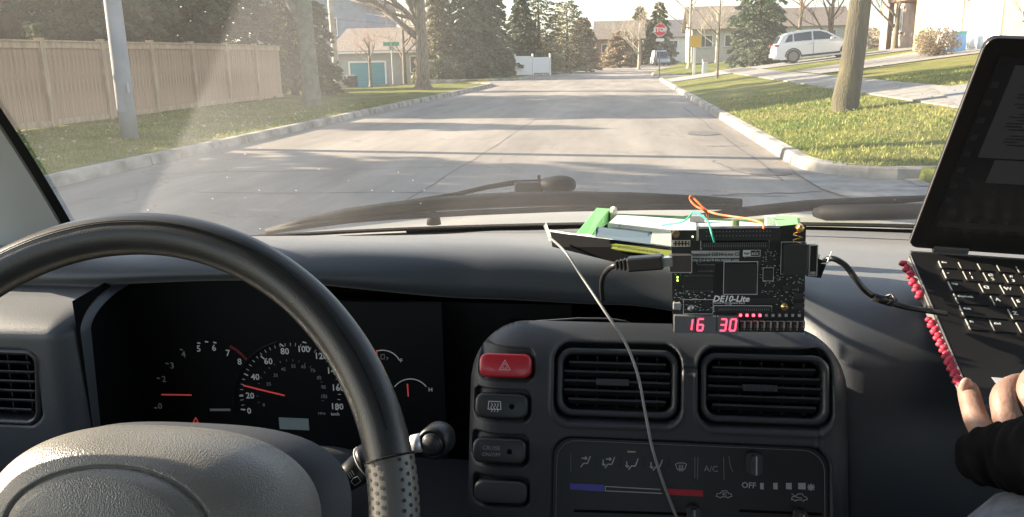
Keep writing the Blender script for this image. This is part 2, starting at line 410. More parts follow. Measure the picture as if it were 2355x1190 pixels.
# pavement, drives
def drape(x0, x1, y0, y1, dz=.02, sk=0, skt=0):
    def fn(u, v):
        y = lerp(y0 + sk * u, y1 + sk * u, v); x = lerp(x0, x1, u)
        return Vector((x, y, ground_z(x, y) + dz))
    return fn
def slab_row(name, x0, x1, ys_, lab):
    root = thing(name, lab, None, kind='structure')
    for a, b in zip(ys_, ys_[1:]):
        mb = MB(); n = 4
        mb.grid(lambda u, v: Vector((lerp(x0, x1, u), lerp(a + .012, b - .012, v), ground_z(lerp(x0, x1, u), lerp(a, b, v)) + .03)), 2, n)
        s = obj('paving_slab', mb, M_conc, root)
        sol = s.modifiers.new('s', 'SOLIDIFY'); sol.thickness = .06; sol.offset = -1
    return root
slab_row('pavement', 5.05, 6.25, [12.0 + 1.5 * i for i in range(25)], 'pale concrete pavement crossing the right hand lawn behind the leaning tree')
def drive(name, poly, m, lab, dz=.02):
    # poly: quad a,b,c,d in xy (a-b bottom, d-c top)
    a, b, c, d = [Vector(q) for q in poly]; mb = MB()
    def fn(u, v):
        p = a.lerp(b, u).lerp(d.lerp(c, u), v); return Vector((p.x, p.y, ground_z(p.x, p.y) + dz))
    mb.grid(fn, 24, 12); return tag(obj(name, mb, m), lab, kind='structure')
drive('driveway', [(4.55, 11.2), (16, 9.6), (16, 17.4), (5.9, 16.5)], M_drive, 'grey weathered driveway sloping up beside the laptop screen', .05)
drive('driveway', [(2.26, 13.2), (4.95, 12.6), (4.95, 12.9), (2.26, 13.3)], M_drive, None) if False else None
drive('driveway', [(6.35, 27.6), (12.4, 28.4), (12.4, 36), (6.35, 32)], M_conc, 'sunlit driveway leading to the white garage doors', .03)
drive('driveway', [(2.26, 38.6), (13.4, 38.8), (13.4, 43.4), (2.26, 43.6)], M_drive, 'driveway under the white parked car', .03)
drive('driveway', [(-20.5, 51.0), (-16.5, 51.0), (-16.8, 60), (-20.5, 60)], M_conc, 'short driveway in front of the teal garage door', .03)

# grass blades and fallen leaves on the near lawns (uncountable)
def blades(name, n, region, lab, mats, hmax=.07, wid=.006):
    mb = MB(); k = 0
    while k < n:
        u = rng.random(); x, y = region(u, rng.random())
        if in_road(x, y) or 4.9 < x < 6.4 or (x > 4.5 and 10.8 < y < 17.3 and x > 4.5 + (y - 11.2) * .255): k += 1; continue
        if mnoise.noise(Vector((x * 1.3, y * 1.3, 0))) < -.25 and rng.random() < .6: k += 1; continue
        z = ground_z(x, y); a = rng.uniform(0, 2 * pi); h = rng.uniform(.35, 1) * hmax; w = wid * (1 + y / 10)
        d = Vector((cos(a), sin(a), 0)); l = Vector((rng.uniform(-1, 1), rng.uniform(-1, 1), 0)) * h * .6; b = Vector((x, y, z - .005))
        mb.add([b - d * w, b + d * w, b + l + Vector((0, 0, h))], [(0, 1, 2)]); k += 1
    return tag(obj(name, mb, mats), lab, 'grass', kind='stuff')
M_blade = leaf_mat('grass_blade', (.13, .185, .03), (.30, .285, .08), 3)
blades('grass', 26000, lambda u, v: (2.3 + 7 * u, 9.2 + 13 * v * v), 'short patchy grass standing on the sunny lawn right of the street', M_blade)
blades('grass', 26000, lambda u, v: (-12 + 5.3 * u, 8 + 16 * v), 'short grass standing on the shaded lawn below the fence', M_blade)
mb = MB()
for _ in range(650):
    x, y = rng.uniform(-11.8, -6.8), rng.uniform(8.5, 24); z = ground_z(x, y) + rng.uniform(.03, .07); s_ = rng.uniform(.012, .035)
    a = rng.uniform(0, 6.3); d = Vector((cos(a), sin(a), rng.uniform(-.5, .5))) * s_; e = Vector((-sin(a), cos(a), rng.uniform(-.5, .9))) * s_; c = Vector((x, y, z))
    mb.quad(c - d, c - e, c + d, c + e)
for _ in range(260):
    x, y = rng.uniform(2.4, 8), rng.uniform(9.4, 20)
    if in_road(x, y): continue
    z = ground_z(x, y) + rng.uniform(.03, .06); s_ = rng.uniform(.01, .028)
    a = rng.uniform(0, 6.3); d = Vector((cos(a), sin(a), 0)) * s_; e = Vector((-sin(a), cos(a), rng.uniform(-.5, .9))) * s_; c = Vector((x, y, z))
    mb.quad(c - d, c - e, c + d, c + e)
tag(obj('fallen_leaves', mb, mat('dry_leaf', (.34, .27, .18), .8, var=.4, vs=2)), 'pale dry leaves scattered over the lawns', 'leaves', kind='stuff')
# ================================================================ FENCE, POLES, SIGNS
M_wood = mat('fence_board', (.38, .255, .165), .85, var=.25, vs=3, bump=.4, bs=30, bd=.004, stretch=(8, 8, .6))
M_wood2 = mat('fence_frame', (.44, .32, .21), .85, var=.18, vs=3, bump=.3, bs=30, bd=.004, stretch=(4, 4, 1))
FX = -12.0
fence = thing('wooden_fence', 'tall tan board fence with square posts along the shaded left lawn', 'fence', (FX, 16, .1))
bm_board = MB().box((0, 0, .86), (.02, .1445, 1.66)).mesh('board')
bm_post = MB().box((0, 0, .90), (.13, .13, 1.86)).box((0, 0, 1.835), (.15, .15, .02)).mesh('post')
yy = 9.75; pitch = 2.03
while yy < 28.0:
    z = ground_z(FX, yy)
    obj('post', bm_post, M_wood2, fence, M=Matrix.Translation((FX + .02, yy, z)))
    z2 = ground_z(FX, yy + pitch / 2)
    if yy + pitch < 28.3:
        n = 13; st = (pitch - .13) / n
        for k in range(n):
            j = Matrix.Translation((FX + rng.uniform(-.006, .006), yy + .065 + st * (k + .5), z2 + rng.uniform(-.006, .006))) @ Matrix.Rotation(rng.uniform(-.008, .008), 4, 'X')
            obj('board', bm_board, M_wood, fence, M=j)
        obj('rail', MB().box((FX + .03, yy + pitch / 2, z2 + 1.70), (.05, pitch - .14, .13)).box((FX + .03, yy + pitch / 2, z2 + 1.785), (.14, pitch - .135, .03)), M_wood2, fence)
        obj('rail', MB().box((FX + .03, yy + pitch / 2, z2 + .1), (.05, pitch - .14, .12)), M_wood2, fence)
    yy += pitch

M_pole = mat('pole_concrete', (.30, .31, .33), .75, var=.12, vs=2, bump=.25, bs=40, bd=.003)
def strut(root_name, lab, cat, base, rad0, rad1, h, m, part='shaft', lean=(0, 0), n=16):
    t = thing(root_name, lab, cat, base); b = Vector(base)
    pts = [b + Vector((lean[0] * k / 6, lean[1] * k / 6, -.1 + h * k / 6)) for k in range(7)]
    obj(part, MB().tube(pts, [lerp(rad0, rad1, k / 6) for k in range(7)], n), m, t, sm=True); return t
pl = strut('lamp_post', 'tapered grey concrete pole standing on the lawn before the fence', 'pole', (-8.28, 12.8, ground_z(-8.28, 12.8)), .15, .10, 8.0, M_pole, lean=(.06, 0))
obj('number_plate', MB().box((-8.14, 12.72, 1.0), (.01, .06, .16)), mat('plate_grey', (.35, .35, .36), .6), pl)
obj('access_cover', MB().box((-8.25, 12.655, .75), (.1, .01, .28)), M_pole, pl)
wp = strut('utility_pole', 'weathered timber pole behind the bush beside the garage', 'pole', (-17.4, 49, ground_z(-17.4, 49)), .2, .15, 9.5, mat('pole_wood', (.34, .30, .24), .85, var=.2, vs=3), lean=(-.15, 0))
obj('cross_arm', MB().box((-17.5, 49, 8.6), (2.0, .1, .12)), MATS['pole_wood'], wp)
obj('wire', MB().tube([Vector((-17.4 + 14 * t, 49 - 4 * t, 3.9 - 1.2 * t + .5 * (t * t - t))) for t in [i / 8 for i in range(9)]], .012, 5), M_dark, wp)

M_steel = mat('galv_steel', (.33, .33, .33), .5, metal=.6)
def stop_sign():
    b = (2.12, 47.6, ground_z(2.35, 47.6)); t = thing('stop_sign', 'red octagonal STOP sign on a thin post at the far corner', 'road sign', b)
    obj('post', MB().box((b[0], b[1], b[2] + 1.3), (.06, .06, 2.7)), mat('post_dark', (.12, .11, .10), .7), t)
    R = .37; oc = lambda r: [(r * cos(radians(22.5 + 45 * k)), r * sin(radians(22.5 + 45 * k))) for k in range(8)]
    F = Matrix.Translation((b[0], b[1] - .04, b[2] + 2.62)) @ Matrix.Rotation(radians(90), 4, 'X')
    obj('white_border', MB().prism(oc(R), 0, .004, F), mat('sign_white', (.75, .75, .75), .4), t)
    face = obj('face', MB().prism(oc(R * .93), .0042, .0085, F), mat('sign_red', (.55, .025, .04), .4), t)
    obj('lettering', text_mesh('STOP', .315, .010), MATS['sign_white'], face, M=F @ Matrix.Translation((0, 0, .010)))
    obj('tab', MB().box((b[0], b[1] - .04, b[2] + 2.08), (.45, .01, .16)), MATS['sign_white'], t)
stop_sign()
def yellow_sign():
    b = (4.15, 53 - 4.2, ground_z(4.15, 48.8)); t = thing('warning_sign', 'yellow square sign on a white post right of the STOP sign', 'road sign', b)
    obj('post', MB().box((b[0], b[1], b[2] + 1.0), (.14, .1, 2.1)), MATS['sign_white'], t)
    obj('face', MB().box((b[0] + .05, b[1] - .08, b[2] + 1.95), (.62, .012, .62)), mat('sign_yellow', (.72, .42, .03), .5), t)
    obj('backing', MB().box((b[0] + .05, b[1] - .068, b[2] + 1.95), (.66, .01, .66)), M_steel, t)
    b2 = (4.75, 48.6, ground_z(4.75, 48.6)); t2 = thing('post_box', 'small white box with a pink top beside the yellow sign', 'mailbox', b2)
    obj('body', MB().box((b2[0], b2[1], b2[2] + .4), (.3, .3, .8)), MATS['sign_white'], t2, bevel=.03)
    obj('lid', MB().box((b2[0], b2[1], b2[2] + .87), (.34, .34, .12)), mat('pinkish', (.6, .35, .33), .6), t2, bevel=.02)
yellow_sign()
def street_sign():
    b = (-12.6, 44.6, ground_z(-12.6, 42)); t = thing('street_name_sign', 'green street name sign on a thin pole before the blue garage', 'street sign', b)
    obj('pole', MB().tube([Vector(b), Vector((b[0], b[1], b[2] + 2.25))], .045, 8), M_steel, t)
    obj('blade', MB().box((b[0], b[1], b[2] + 2.2), (.9, .03, .2)), mat('sign_green', (.03, .28, .16), .5), t)
    obj('blade', MB().box((b[0], b[1], b[2] + 1.98), (.03, .8, .2)), MATS['sign_green'], t)
street_sign()

# ================================================================ TREES
M_bark = mat('bark', (.19, .16, .12), .95, var=.35, vs=6, bump=1.0, bs=14, bd=.03, stretch=(3, 3, .7))
M_bark_l = mat('bark_lichen', (.062, .052, .037), .95, col2=(.12, .105, .05), vs=2.2, bump=1.0, bs=16, bd=.03, stretch=(3, 3, .6))
M_bark_d = mat('bark_dark', (.10, .085, .07), .95, var=.3, vs=6, bump=.8, bs=14, bd=.02)
M_twig = mat('twig', (.23, .18, .14), .9, var=.2, vs=3)
M_twig_p = mat('twig_pale', (.42, .36, .28), .9, var=.2, vs=3)
M_sp1 = leaf_mat('spruce_needles', (.075, .105, .075), (.19, .215, .14))
M_sp2 = leaf_mat('dark_needles', (.05, .07, .04), (.14, .155, .085))
M_ced = leaf_mat('cedar_leaves', (.16, .16, .10), (.30, .28, .18))
M_tan = leaf_mat('tan_leaves', (.26, .20, .13), (.42, .34, .24))
M_yel = leaf_mat('yellow_green_leaves', (.12, .15, .03), (.28, .27, .05))

def branch(mbs, p, d, L, r, lev, maxlev, rg, up=.15, kids=(3, 5), spread=.75, tseg=5):
    pts = [p]; rad = [r]; dd = d.normalized()
    for k in range(tseg):
        dd = (dd + Vector((rg.uniform(-1, 1), rg.uniform(-1, 1), rg.uniform(-1, 1))) * .12 + Vector((0, 0, up * .3))).normalized()
        pts.append(pts[-1] + dd * L / tseg); rad.append(r * (1 - .62 * (k + 1) / tseg))
    mbs[min(lev, len(mbs) - 1)].tube(pts, rad, 7 if lev < 1 else (5 if lev < 2 else 3), cap=lev < 2)
    if lev >= maxlev: return
    nk = rg.randint(*kids)
    for k in range(nk):
        t = lerp(.3, 1.0, (k + rg.random()) / nk); i = min(tseg - 1, int(t * tseg)); q = pts[i].lerp(pts[i + 1], t * tseg - i)
        ax = Vector((rg.uniform(-1, 1), rg.uniform(-1, 1), rg.uniform(-.2, .7))).normalized()
        nd = (dd * (1 - spread * .5) + ax * spread).normalized()
        branch(mbs, q, nd, L * rg.uniform(.5, .72), max(.004, rad[i] * rg.uniform(.5, .65)), lev + 1, maxlev, rg, up, kids, spread)
def bare_tree(name, lab, base, h, r, seed, fork=.35, nl=5, lean=(0, 0), bark=None, twig=None, maxlev=3, group=None, flare=1.45, limbs=None, top=True, kids=(3, 5)):
    rg = random.Random(seed); b = Vector((base[0], base[1], ground_z(base[0], base[1]) if len(base) < 3 else base[2]))
    t = thing(name, lab, 'tree', b, group=group); tr, br = MB(), MB()
    n = 9; pts, rad = [], []
    for k in range(n + 1):
        f = k / n; pts.append(b + Vector((lean[0] * f + .03 * r * sin(k * 2 + seed), lean[1] * f, -.12 + (h * .72 + .12) * f)))
        rad.append(r * (1 + (flare - 1) * max(0, 1 - f * 9)) * (1 - .6 * f))
    tr.tube([pts[0], pts[0] + Vector((0, 0, .12)), pts[0] + Vector((0, 0, .3))] + pts[1:], [r * flare * 1.25, r * flare, r * 1.08] + rad[1:], 14)
    for k in range(nl):
        f = lerp(fork, .97, (k + rg.random() * .6) / nl); i = min(n - 1, int(f * n)); q = pts[i].lerp(pts[i + 1], f * n - i)
        a = rg.uniform(0, 2 * pi) if k > 0 else rg.uniform(2.4, 3.6)
        branch([tr, br, br], q, Vector((cos(a), sin(a), rg.uniform(.5, 1.1))), h * rg.uniform(.3, .45) * (1.15 - f * .5), rad[i] * .55, 0, maxlev, rg, kids=kids)
    for lm in limbs or ():
        q, d, L, rr = lm; branch([tr, br, br], b + Vector(q), Vector(d), L, rr, 0, maxlev, rg, kids=kids)
    obj('trunk', tr, bark or M_bark, t, sm=True); obj('crown', br, twig or M_twig, t, sm=True); return t
def conifer(name, lab, base, h, R, seed, m, nb=70, per=70, droop=.35, leaf=(.16, .05), group=None, skirt=.3, shape=1.0, cat='tree', bark=None):
    rg = random.Random(seed); b = Vector((base[0], base[1], ground_z(base[0], base[1]) if len(base) < 3 else base[2]))
    t = thing(name, lab, cat, b, group=group)
    obj('trunk', MB().tube([b + Vector((0, 0, -.1)), b + Vector((.05, 0, h * .5)), b + Vector((0, 0, h * .97))], [R * .07 + .05, R * .045 + .03, .015], 8), bark or M_bark_d, t, sm=True)
    mb = MB()
    for k in range(nb):
        f = (k + rg.random()) / nb; z = skirt + (h - skirt) * f; a = k * 2.399 + rg.uniform(-.4, .4)
        L = R * ((1 - f) ** shape) * rg.uniform(.72, 1.12) + .08
        d = Vector((cos(a), sin(a), 0)); side = Vector((-sin(a), cos(a), 0))
        n = int(per * (.35 + (1 - f) * .9))
        for q in range(n):
            s = rg.random() ** .6; w = (1 - s * .7) * L * .38 * rg.uniform(-1, 1)
            c = b + Vector((0, 0, z - droop * L * s * s + rg.uniform(-.06, .06) * (1 + L * .2))) + d * (L * s) + side * w
            ll, ww = leaf[0] * rg.uniform(.6, 1.3), leaf[1] * rg.uniform(.7, 1.4)
            u = (d * rg.uniform(.3, 1) + side * rg.uniform(-.8, .8) + Vector((0, 0, rg.uniform(-.6, .15)))).normalized()
            v = u.cross(Vector((rg.uniform(-1, 1), rg.uniform(-1, 1), rg.uniform(-.2, 1)))).normalized()
            mb.quad(c - v * ww, c + u * ll * .5 - v * ww * .9, c + u * ll, c + u * ll * .4 + v * ww)
    obj('crown', mb, m, t); return t
def shrub(name, lab, c, r, seed, m, n=1500, leaf=.05, stems=10, group=None, stem_m=None, cat='shrub', hollow=.5):
    rg = random.Random(seed); z = ground_z(c[0], c[1]); b = Vector((c[0], c[1], z)); t = thing(name, lab, cat, b, group=group)
    mb = MB()
    for k in range(stems):
        a = rg.uniform(0, 6.3); e = Vector((cos(a) * r[0] * rg.uniform(.3, .9), sin(a) * r[1] * rg.uniform(.3, .9), r[2] * rg.uniform(1, 1.8)))
        mb.tube([b + Vector((0, 0, -.05)), b + e * .5 + Vector((0, 0, .05)), b + e], [.02, .014, .005], 5)
    obj('stems', mb, stem_m or M_twig, t, sm=True)
    mb = MB(); cc = b + Vector((0, 0, r[2] * .95))
    for k in range(n):
        d = Vector((rg.gauss(0, 1), rg.gauss(0, 1), rg.gauss(0, 1))).normalized(); s = lerp(hollow, 1, rg.random() ** .7) * (1 + .28 * mnoise.noise(d * 2.3 + Vector((seed, 0, 0))))
        p = cc + Vector((d.x * r[0], d.y * r[1], d.z * r[2])) * s
        if p.z < z: continue
        u = Vector((rg.uniform(-1, 1), rg.uniform(-1, 1), rg.uniform(-1, 1))).normalized(); v = u.orthogonal().normalized(); l = leaf * rg.uniform(.5, 1.4)
        mb.quad(p - u * l, p - v * l * .55, p + u * l, p + v * l * .55)
    obj('foliage', mb, m, t); return t

# right hand leaning trunk and the young street trees
bare_tree('street_tree', 'thick leaning street tree trunk with lichen on the right lawn', (3.93, 15.1), 9.5, .215, 11, fork=.62, nl=5, lean=(.42, .1), bark=M_bark_l, maxlev=3, flare=1.05)
bare_tree('young_tree', 'thin dark sapling on the grass right of the STOP sign', (4.05, 36.0), 4.6, .05, 5, fork=.5, nl=4, bark=M_bark_d, maxlev=1, kids=(1, 2), flare=1.1)
bare_tree('street_tree', 'bare forked tree with a flared base before the spruces, left verge', (-8.45, 34.6), 9.5, .30, 23, fork=.32, nl=6, maxlev=3, flare=1.6,
          limbs=[((-.1, 0, 2.1), (-.9, 0, .75), 3.6, .15), ((0, 0, 2.6), (-.55, 0, 1), 3.6, .13), ((.05, 0, 2.3), (-.1, -.1, 1), 4.5, .16), ((-.3, 0, 2.9), (-1, .1, .3), 3.2, .08)], kids=(4, 6))
bare_tree('street_tree', 'large grey green tree trunk at the end of the wooden fence', (-9.1, 23.3), 10, .27, 31, fork=.4, nl=5, bark=mat('bark_green', (.13, .135, .10), .95, var=.25, vs=5, bump=.8, bs=14, bd=.02), maxlev=3,
          limbs=[((-.1, 0, 2.2), (-.5, 0, 1), 3.5, .16)])
bare_tree('young_tree', 'slender young bare tree in front of the blue garage door', (-13.2, 44.6 - 2.2), 3.2, .11, 41, fork=.55, nl=6, maxlev=3, twig=mat('twig_red', (.34, .22, .16), .9, var=.2, vs=3), flare=1.2)
bare_tree('street_tree', 'tall pale bare tree rising behind the yellow sign', (4.9, 62), 8.5, .13, 43, fork=.45, nl=7, maxlev=3, bark=M_twig_p, twig=M_twig_p)
for i, (x, y, h, sd_) in enumerate(((-12.8, 57, 7.5, 51), (-15.4, 57.6, 7.5, 52), (1.8, 88, 6.5, 53), (12.6, 62, 8, 55), (9.3, 84, 7, 56))):
    bare_tree('garden_tree', ['bare tree in front of the dark end window of the teal garage house', 'reddish bare tree before the middle of the teal garage house', 'slim bare tree behind the STOP sign',
              'bare tree between the blue spruce and the thin sapling', 'far bare tree behind the yellow sign'][i], (x, y), h, .16, sd_, fork=.3, nl=7, maxlev=3, twig=[M_twig, MATS['twig_red'], M_twig_p, MATS['twig_red'], M_twig_p][i], bark=[M_bark, M_bark, M_twig_p, M_bark, M_twig_p][i], kids=(4, 6))
for i, (x, y, h, sd_) in enumerate(((13.6, 44.0, 6.5, 61), (11.0, 46.2, 6, 62))):
    bare_tree('garden_tree', ['bare brown tree behind the white car, beside the house', 'bare brown tree between the spruce and the white car'][i], (x, y), h, .14, sd_, fork=.2, nl=8, maxlev=3, twig=mat('twig_brown', (.30, .22, .17), .9, var=.3, vs=3), kids=(4, 6))

# evergreens behind the fence (they also shade the street; the first three, unseen, are added for it)
EV = [(-15.0, 7.0, 7.5, 2.6), (-15.4, 11.4, 9.0, 2.7), (-16.4, 9.2, 9.2, 2.9), (-17.6, 19.0, 6.0, 1.8), (-15.4, 22.4, 9.5, 2.2), (-16.2, 23.8, 10.5, 3.0), (-15.0, 26.2, 10, 2.9), (-14.6, 28.6, 8.5, 2.6)]
EL = ['unseen evergreen at the car end of the row behind the fence', 'unseen broad evergreen behind the near end of the fence', 'unseen evergreen set back between the two nearest the car, behind the fence', 'evergreen left of the concrete pole, behind the fence', 'dark evergreen just right of the concrete pole, above the fence',
      'tallest evergreen above the middle of the fence', 'dark evergreen above the far fence panels', 'evergreen at the far end of the fence']
for i, (x, y, h, R) in enumerate(EV):
    conifer('evergreen_tree', EL[i], (x, y), h, R, 70 + i, M_sp2, nb=105, per=110, leaf=(.30, .11) if i < 3 else (.27, .095), shape=.45, group='evergreens behind the fence')
conifer('evergreen_tree', 'dark drooping evergreen behind the large grey green trunk', (-12.6, 30.6), 8.5, 2.0, 81, M_sp2, nb=90, per=90, leaf=(.24, .07), shape=.6)
conifer('evergreen_tree', 'dark evergreen left of the timber pole', (-14.8, 36), 4.6, 2.2, 82, M_sp2, nb=80, per=80, leaf=(.24, .07), shape=.6)
shrub('hedge', 'dark bush spreading left of the blue garage door', (-16.2, 40.0), (2.2, 1.2, .85), 83, M_sp2, n=4200, leaf=.10)
shrub('shrub', 'rounded dark bush between the young tree and the forked tree', (-11.6, 50 + 2.3), (1.6, 1.0, .95), 84, M_sp2, n=2600, leaf=.09)
# spruces past the corner
for i, (x, y, h, R, m_) in enumerate(((-12.0, 53.8, 7.4, 1.9, M_ced), (-10.0, 54.3, 8.6, 2.2, M_sp1), (-9.4, 59.5, 7.3, 2.2, M_sp1), (-8.3, 69, 7.0, 2.0, M_sp1), (-9.6, 51.8 + 3.6, 7.9, 2.3, M_sp1))):
    conifer('spruce_tree', ['yellowish green spruce right of the forked tree', 'tall blue green spruce, largest beyond the corner', 'blue green spruce left of the white fence, lower than its neighbour', 'spruce directly behind the white fence panels', 'broad full spruce merging with the tallest one beyond the corner'][i],
            (x, y), h, R, 90 + i, m_, nb=110, per=100, leaf=(.26, .08), shape=.75)
for i, (x, y, h, R) in enumerate(((-7.0, 70, 6.6, 2.5), (-5.0, 76, 6.3, 2.3))):
    conifer('cedar_tree', ['wispy olive cedar above the white fence panels', 'olive cedar just right of the white fence'][i], (x, y), h, R, 100 + i, M_ced, nb=90, per=80, leaf=(.25, .07), shape=.28, droop=.1)
conifer('cedar_tree', 'pale tan clipped tree where the street bends', (-4.0, 86), 5.3, 1.75, 105, mat and M_tan, nb=90, per=110, leaf=(.28, .1), shape=.42, droop=.1)
conifer('cedar_tree', 'broad tan hedge tree beyond the street bend', (-.2, 103), 4.4, 2.5, 106, M_tan, nb=80, per=110, leaf=(.32, .12), shape=.4, droop=.1)
for i, (x, y, h) in enumerate(((2.6, 128, 8.6), (5.5, 128, 9.2))):
    conifer('pine_tree', ['dark pointed conifer left of the STOP sign', 'pointed conifer directly behind the STOP sign'][i], (x, y, 0), h, 3.4, 110 + i, M_ced, nb=70, per=80, leaf=(.5, .16), shape=.7)
conifer('spruce_tree', 'dense blue spruce left of the white parked car', (7.3, 46.6), 8.0, 1.75, 120, M_sp1, nb=120, per=110, leaf=(.22, .07), shape=.45)
shrub('shrub', 'low dark evergreen bush under the blue spruce', (8.2, 45.4), (1.5, .9, .62), 121, M_sp2, n=2600, leaf=.07)
shrub('shrub', 'round tan dry bush before the garage doors', (10.7, 30.2), (.72, .72, .5), 122, mat and M_tan, n=2600, leaf=.04, stems=26)
shrub('shrub', 'small yellow green bush left of the round dry bush', (11.2, 32.6), (.42, .42, .5), 123, M_yel, n=900, leaf=.05)
shrub('shrub', 'yellow green evergreen bush behind the laptop corner', (15.2, 27.6), (1.5, 1.2, 1.1), 124, M_yel, n=2600, leaf=.07)
def cane_shrub(name, lab, c, h, n, seed, spread, m):
    rg = random.Random(seed); z = ground_z(*c); b = Vector((c[0], c[1], z)); t = thing(name, lab, 'shrub', b); mb = MB(); mb2 = MB()
    for k in range(n):
        a = rg.uniform(0, 6.3); d = Vector((cos(a) * spread * rg.uniform(.2, 1), sin(a) * spread * rg.uniform(.2, 1), 1))
        p = [b + Vector((rg.uniform(-.1, .1), rg.uniform(-.1, .1), -.03))]; dd = d.normalized(); hh = h * rg.uniform(.6, 1)
        for q in range(6):
            dd = (dd + Vector((rg.uniform(-1, 1), rg.uniform(-1, 1), .1)) * .18).normalized(); p.append(p[-1] + dd * hh / 6)
        mb.tube(p, [.022, .02, .017, .014, .011, .008, .004], 5)
        for q in (3, 4, 5, 6):
            for _ in range(4):
                e = p[q] + Vector((rg.uniform(-1, 1), rg.uniform(-1, 1), rg.uniform(-.2, 1))) * .25; mb2.tube([p[q], e], [.006, .002], 3)
    obj('canes', mb, m, t, sm=True); obj('twigs', mb2, m, t, sm=True)
cane_shrub('cane_shrub', 'bare pale shrub of many upright canes above the laptop corner', (10.9, 23.6), 2.2, 30, 131, .32, M_twig_p)
cane_shrub('cane_shrub', 'small dry plant growing in the stone planter', (7.35, 26.0 + 1.5), .95, 12, 132, .35, M_twig_p)
cane_shrub('cane_shrub', 'low reddish dry plant by the lawn edge beside the laptop', (10.2, 21.0), .4, 14, 133, .9, MATS['twig_red'])

# small things on the right
zp = ground_z(7.35, 27.5)
pt = thing('planter', 'pale square stone planter on the lawn behind the leaning trunk', 'planter', (7.35, 27.5, zp))
obj('box', MB().box((7.35, 27.5, zp + .12), (.42, .42, .3)), M_conc2, pt, bevel=.02)
obj('soil', MB().box((7.35, 27.5, zp + .275), (.34, .34, .012)), M_dark, pt)

# ================================================================ BUILDINGS
M_stucco = mat('stucco', (.42, .40, .36), .9, var=.08, vs=2, bump=.2, bs=40)
M_siding = mat('white_siding', (.55, .56, .57), .8, var=.06, vs=2)
M_white = mat('white_paint', (.78, .77, .74), .6)
M_glassd = mat('dark_window', (.05, .06, .07), .15, spec=.8)
M_brick = mat('brick', (.27, .16, .12), .9, var=.25, vs=5, bump=.4, bs=30)
M_shing = mat('shingle', (.22, .18, .145), .95, var=.3, vs=6, bump=.6, bs=20, bd=.02)
M_shing2 = mat('shingle_grey', (.16, .15, .15), .95, var=.3, vs=6, bump=.6, bs=20, bd=.02)
def gable_roof(x0, x1, y0, y1, z, rise, ov=.4, along='x', th=.12):
    mb = MB(); 
    if along == 'x':
        ym = (y0 + y1) / 2
        for ya, yb in ((y0 - ov, ym), (y1 + ov, ym)):
            vs = [(x0 - ov, ya, z - .1), (x1 + ov, ya, z - .1), (x1 + ov, yb, z + rise), (x0 - ov, yb, z + rise)]
            mb.add([Vector(q) for q in vs] + [Vector(q) + Vector((0, 0, th)) for q in vs], [(3, 2, 1, 0), (4, 5, 6, 7), (0, 1, 5, 4), (1, 2, 6, 5), (2, 3, 7, 6), (3, 0, 4, 7)])
    else:
        xm = (x0 + x1) / 2
        for xa, xb in ((x0 - ov, xm), (x1 + ov, xm)):
            vs = [(xa, y0 - ov, z - .1), (xa, y1 + ov, z - .1), (xb, y1 + ov, z + rise), (xb, y0 - ov, z + rise)]
            mb.add([Vector(q) for q in vs] + [Vector(q) + Vector((0, 0, th)) for q in vs], [(3, 2, 1, 0), (4, 5, 6, 7), (0, 1, 5, 4), (1, 2, 6, 5), (2, 3, 7, 6), (3, 0, 4, 7)])
    return mb
def gable_fill(x0, x1, y0, y1, z, rise, along):
    mb = MB()
    if along == 'x':
        for x in (x0 + .01, x1 - .01): mb.prism([(y0, 0), (y1, 0), ((y0 + y1) / 2, rise - .12)], -.05, .05, Matrix.Translation((x, 0, z)) @ Matrix(((0, 0, 1, 0), (1, 0, 0, 0), (0, 1, 0, 0), (0, 0, 0, 1))))
    else:
        for y in (y0 + .01, y1 - .01): mb.prism([(x0, 0), (x1, 0), ((x0 + x1) / 2, rise - .12)], -.05, .05, Matrix.Translation((0, y, z)) @ Matrix(((1, 0, 0, 0), (0, 0, 1, 0), (0, 1, 0, 0), (0, 0, 0, 1))))
    return mb
def win(h, face, a0, a1, z0, z1, c, m=None, bars=1):
    """window in a wall: face 'y' = wall at y=c looking -Y, 'x' = wall at x=c looking -X"""
    g = .05
    def bb(p0, p1, q0, q1, d0, d1): return ((p0, c - d1, q0), (p1, c - d0, q1)) if face == 'y' else ((c - d1, p0, q0), (c - d0, p1, q1))
    fr = MB()
    for a, b, q, w in ((a0, a0 + .07, z0, z1), (a1 - .07, a1, z0, z1), (a0 + .07, a1 - .07, z1 - .07, z1), (a0 + .07, a1 - .07, z0, z0 + .07)): fr.bx(*bb(a, b, q, w, .002, g))
    for k in range(bars):
        mm = lerp(a0, a1, (k + 1) / (bars + 1)); fr.bx(*bb(mm - .025, mm + .025, z0 + .07, z1 - .07, .004, g - .01))
    f = obj('window', fr, M_white, h); obj('pane', MB().bx(*bb(a0 + .07, a1 - .07, z0 + .07, z1 - .07, .003, .012)), m or M_glassd, f)
    obj('sill', MB().bx(*bb(a0 - .05, a1 + .05, z0 - .06, z0, .002, g + .04)), M_conc, f)
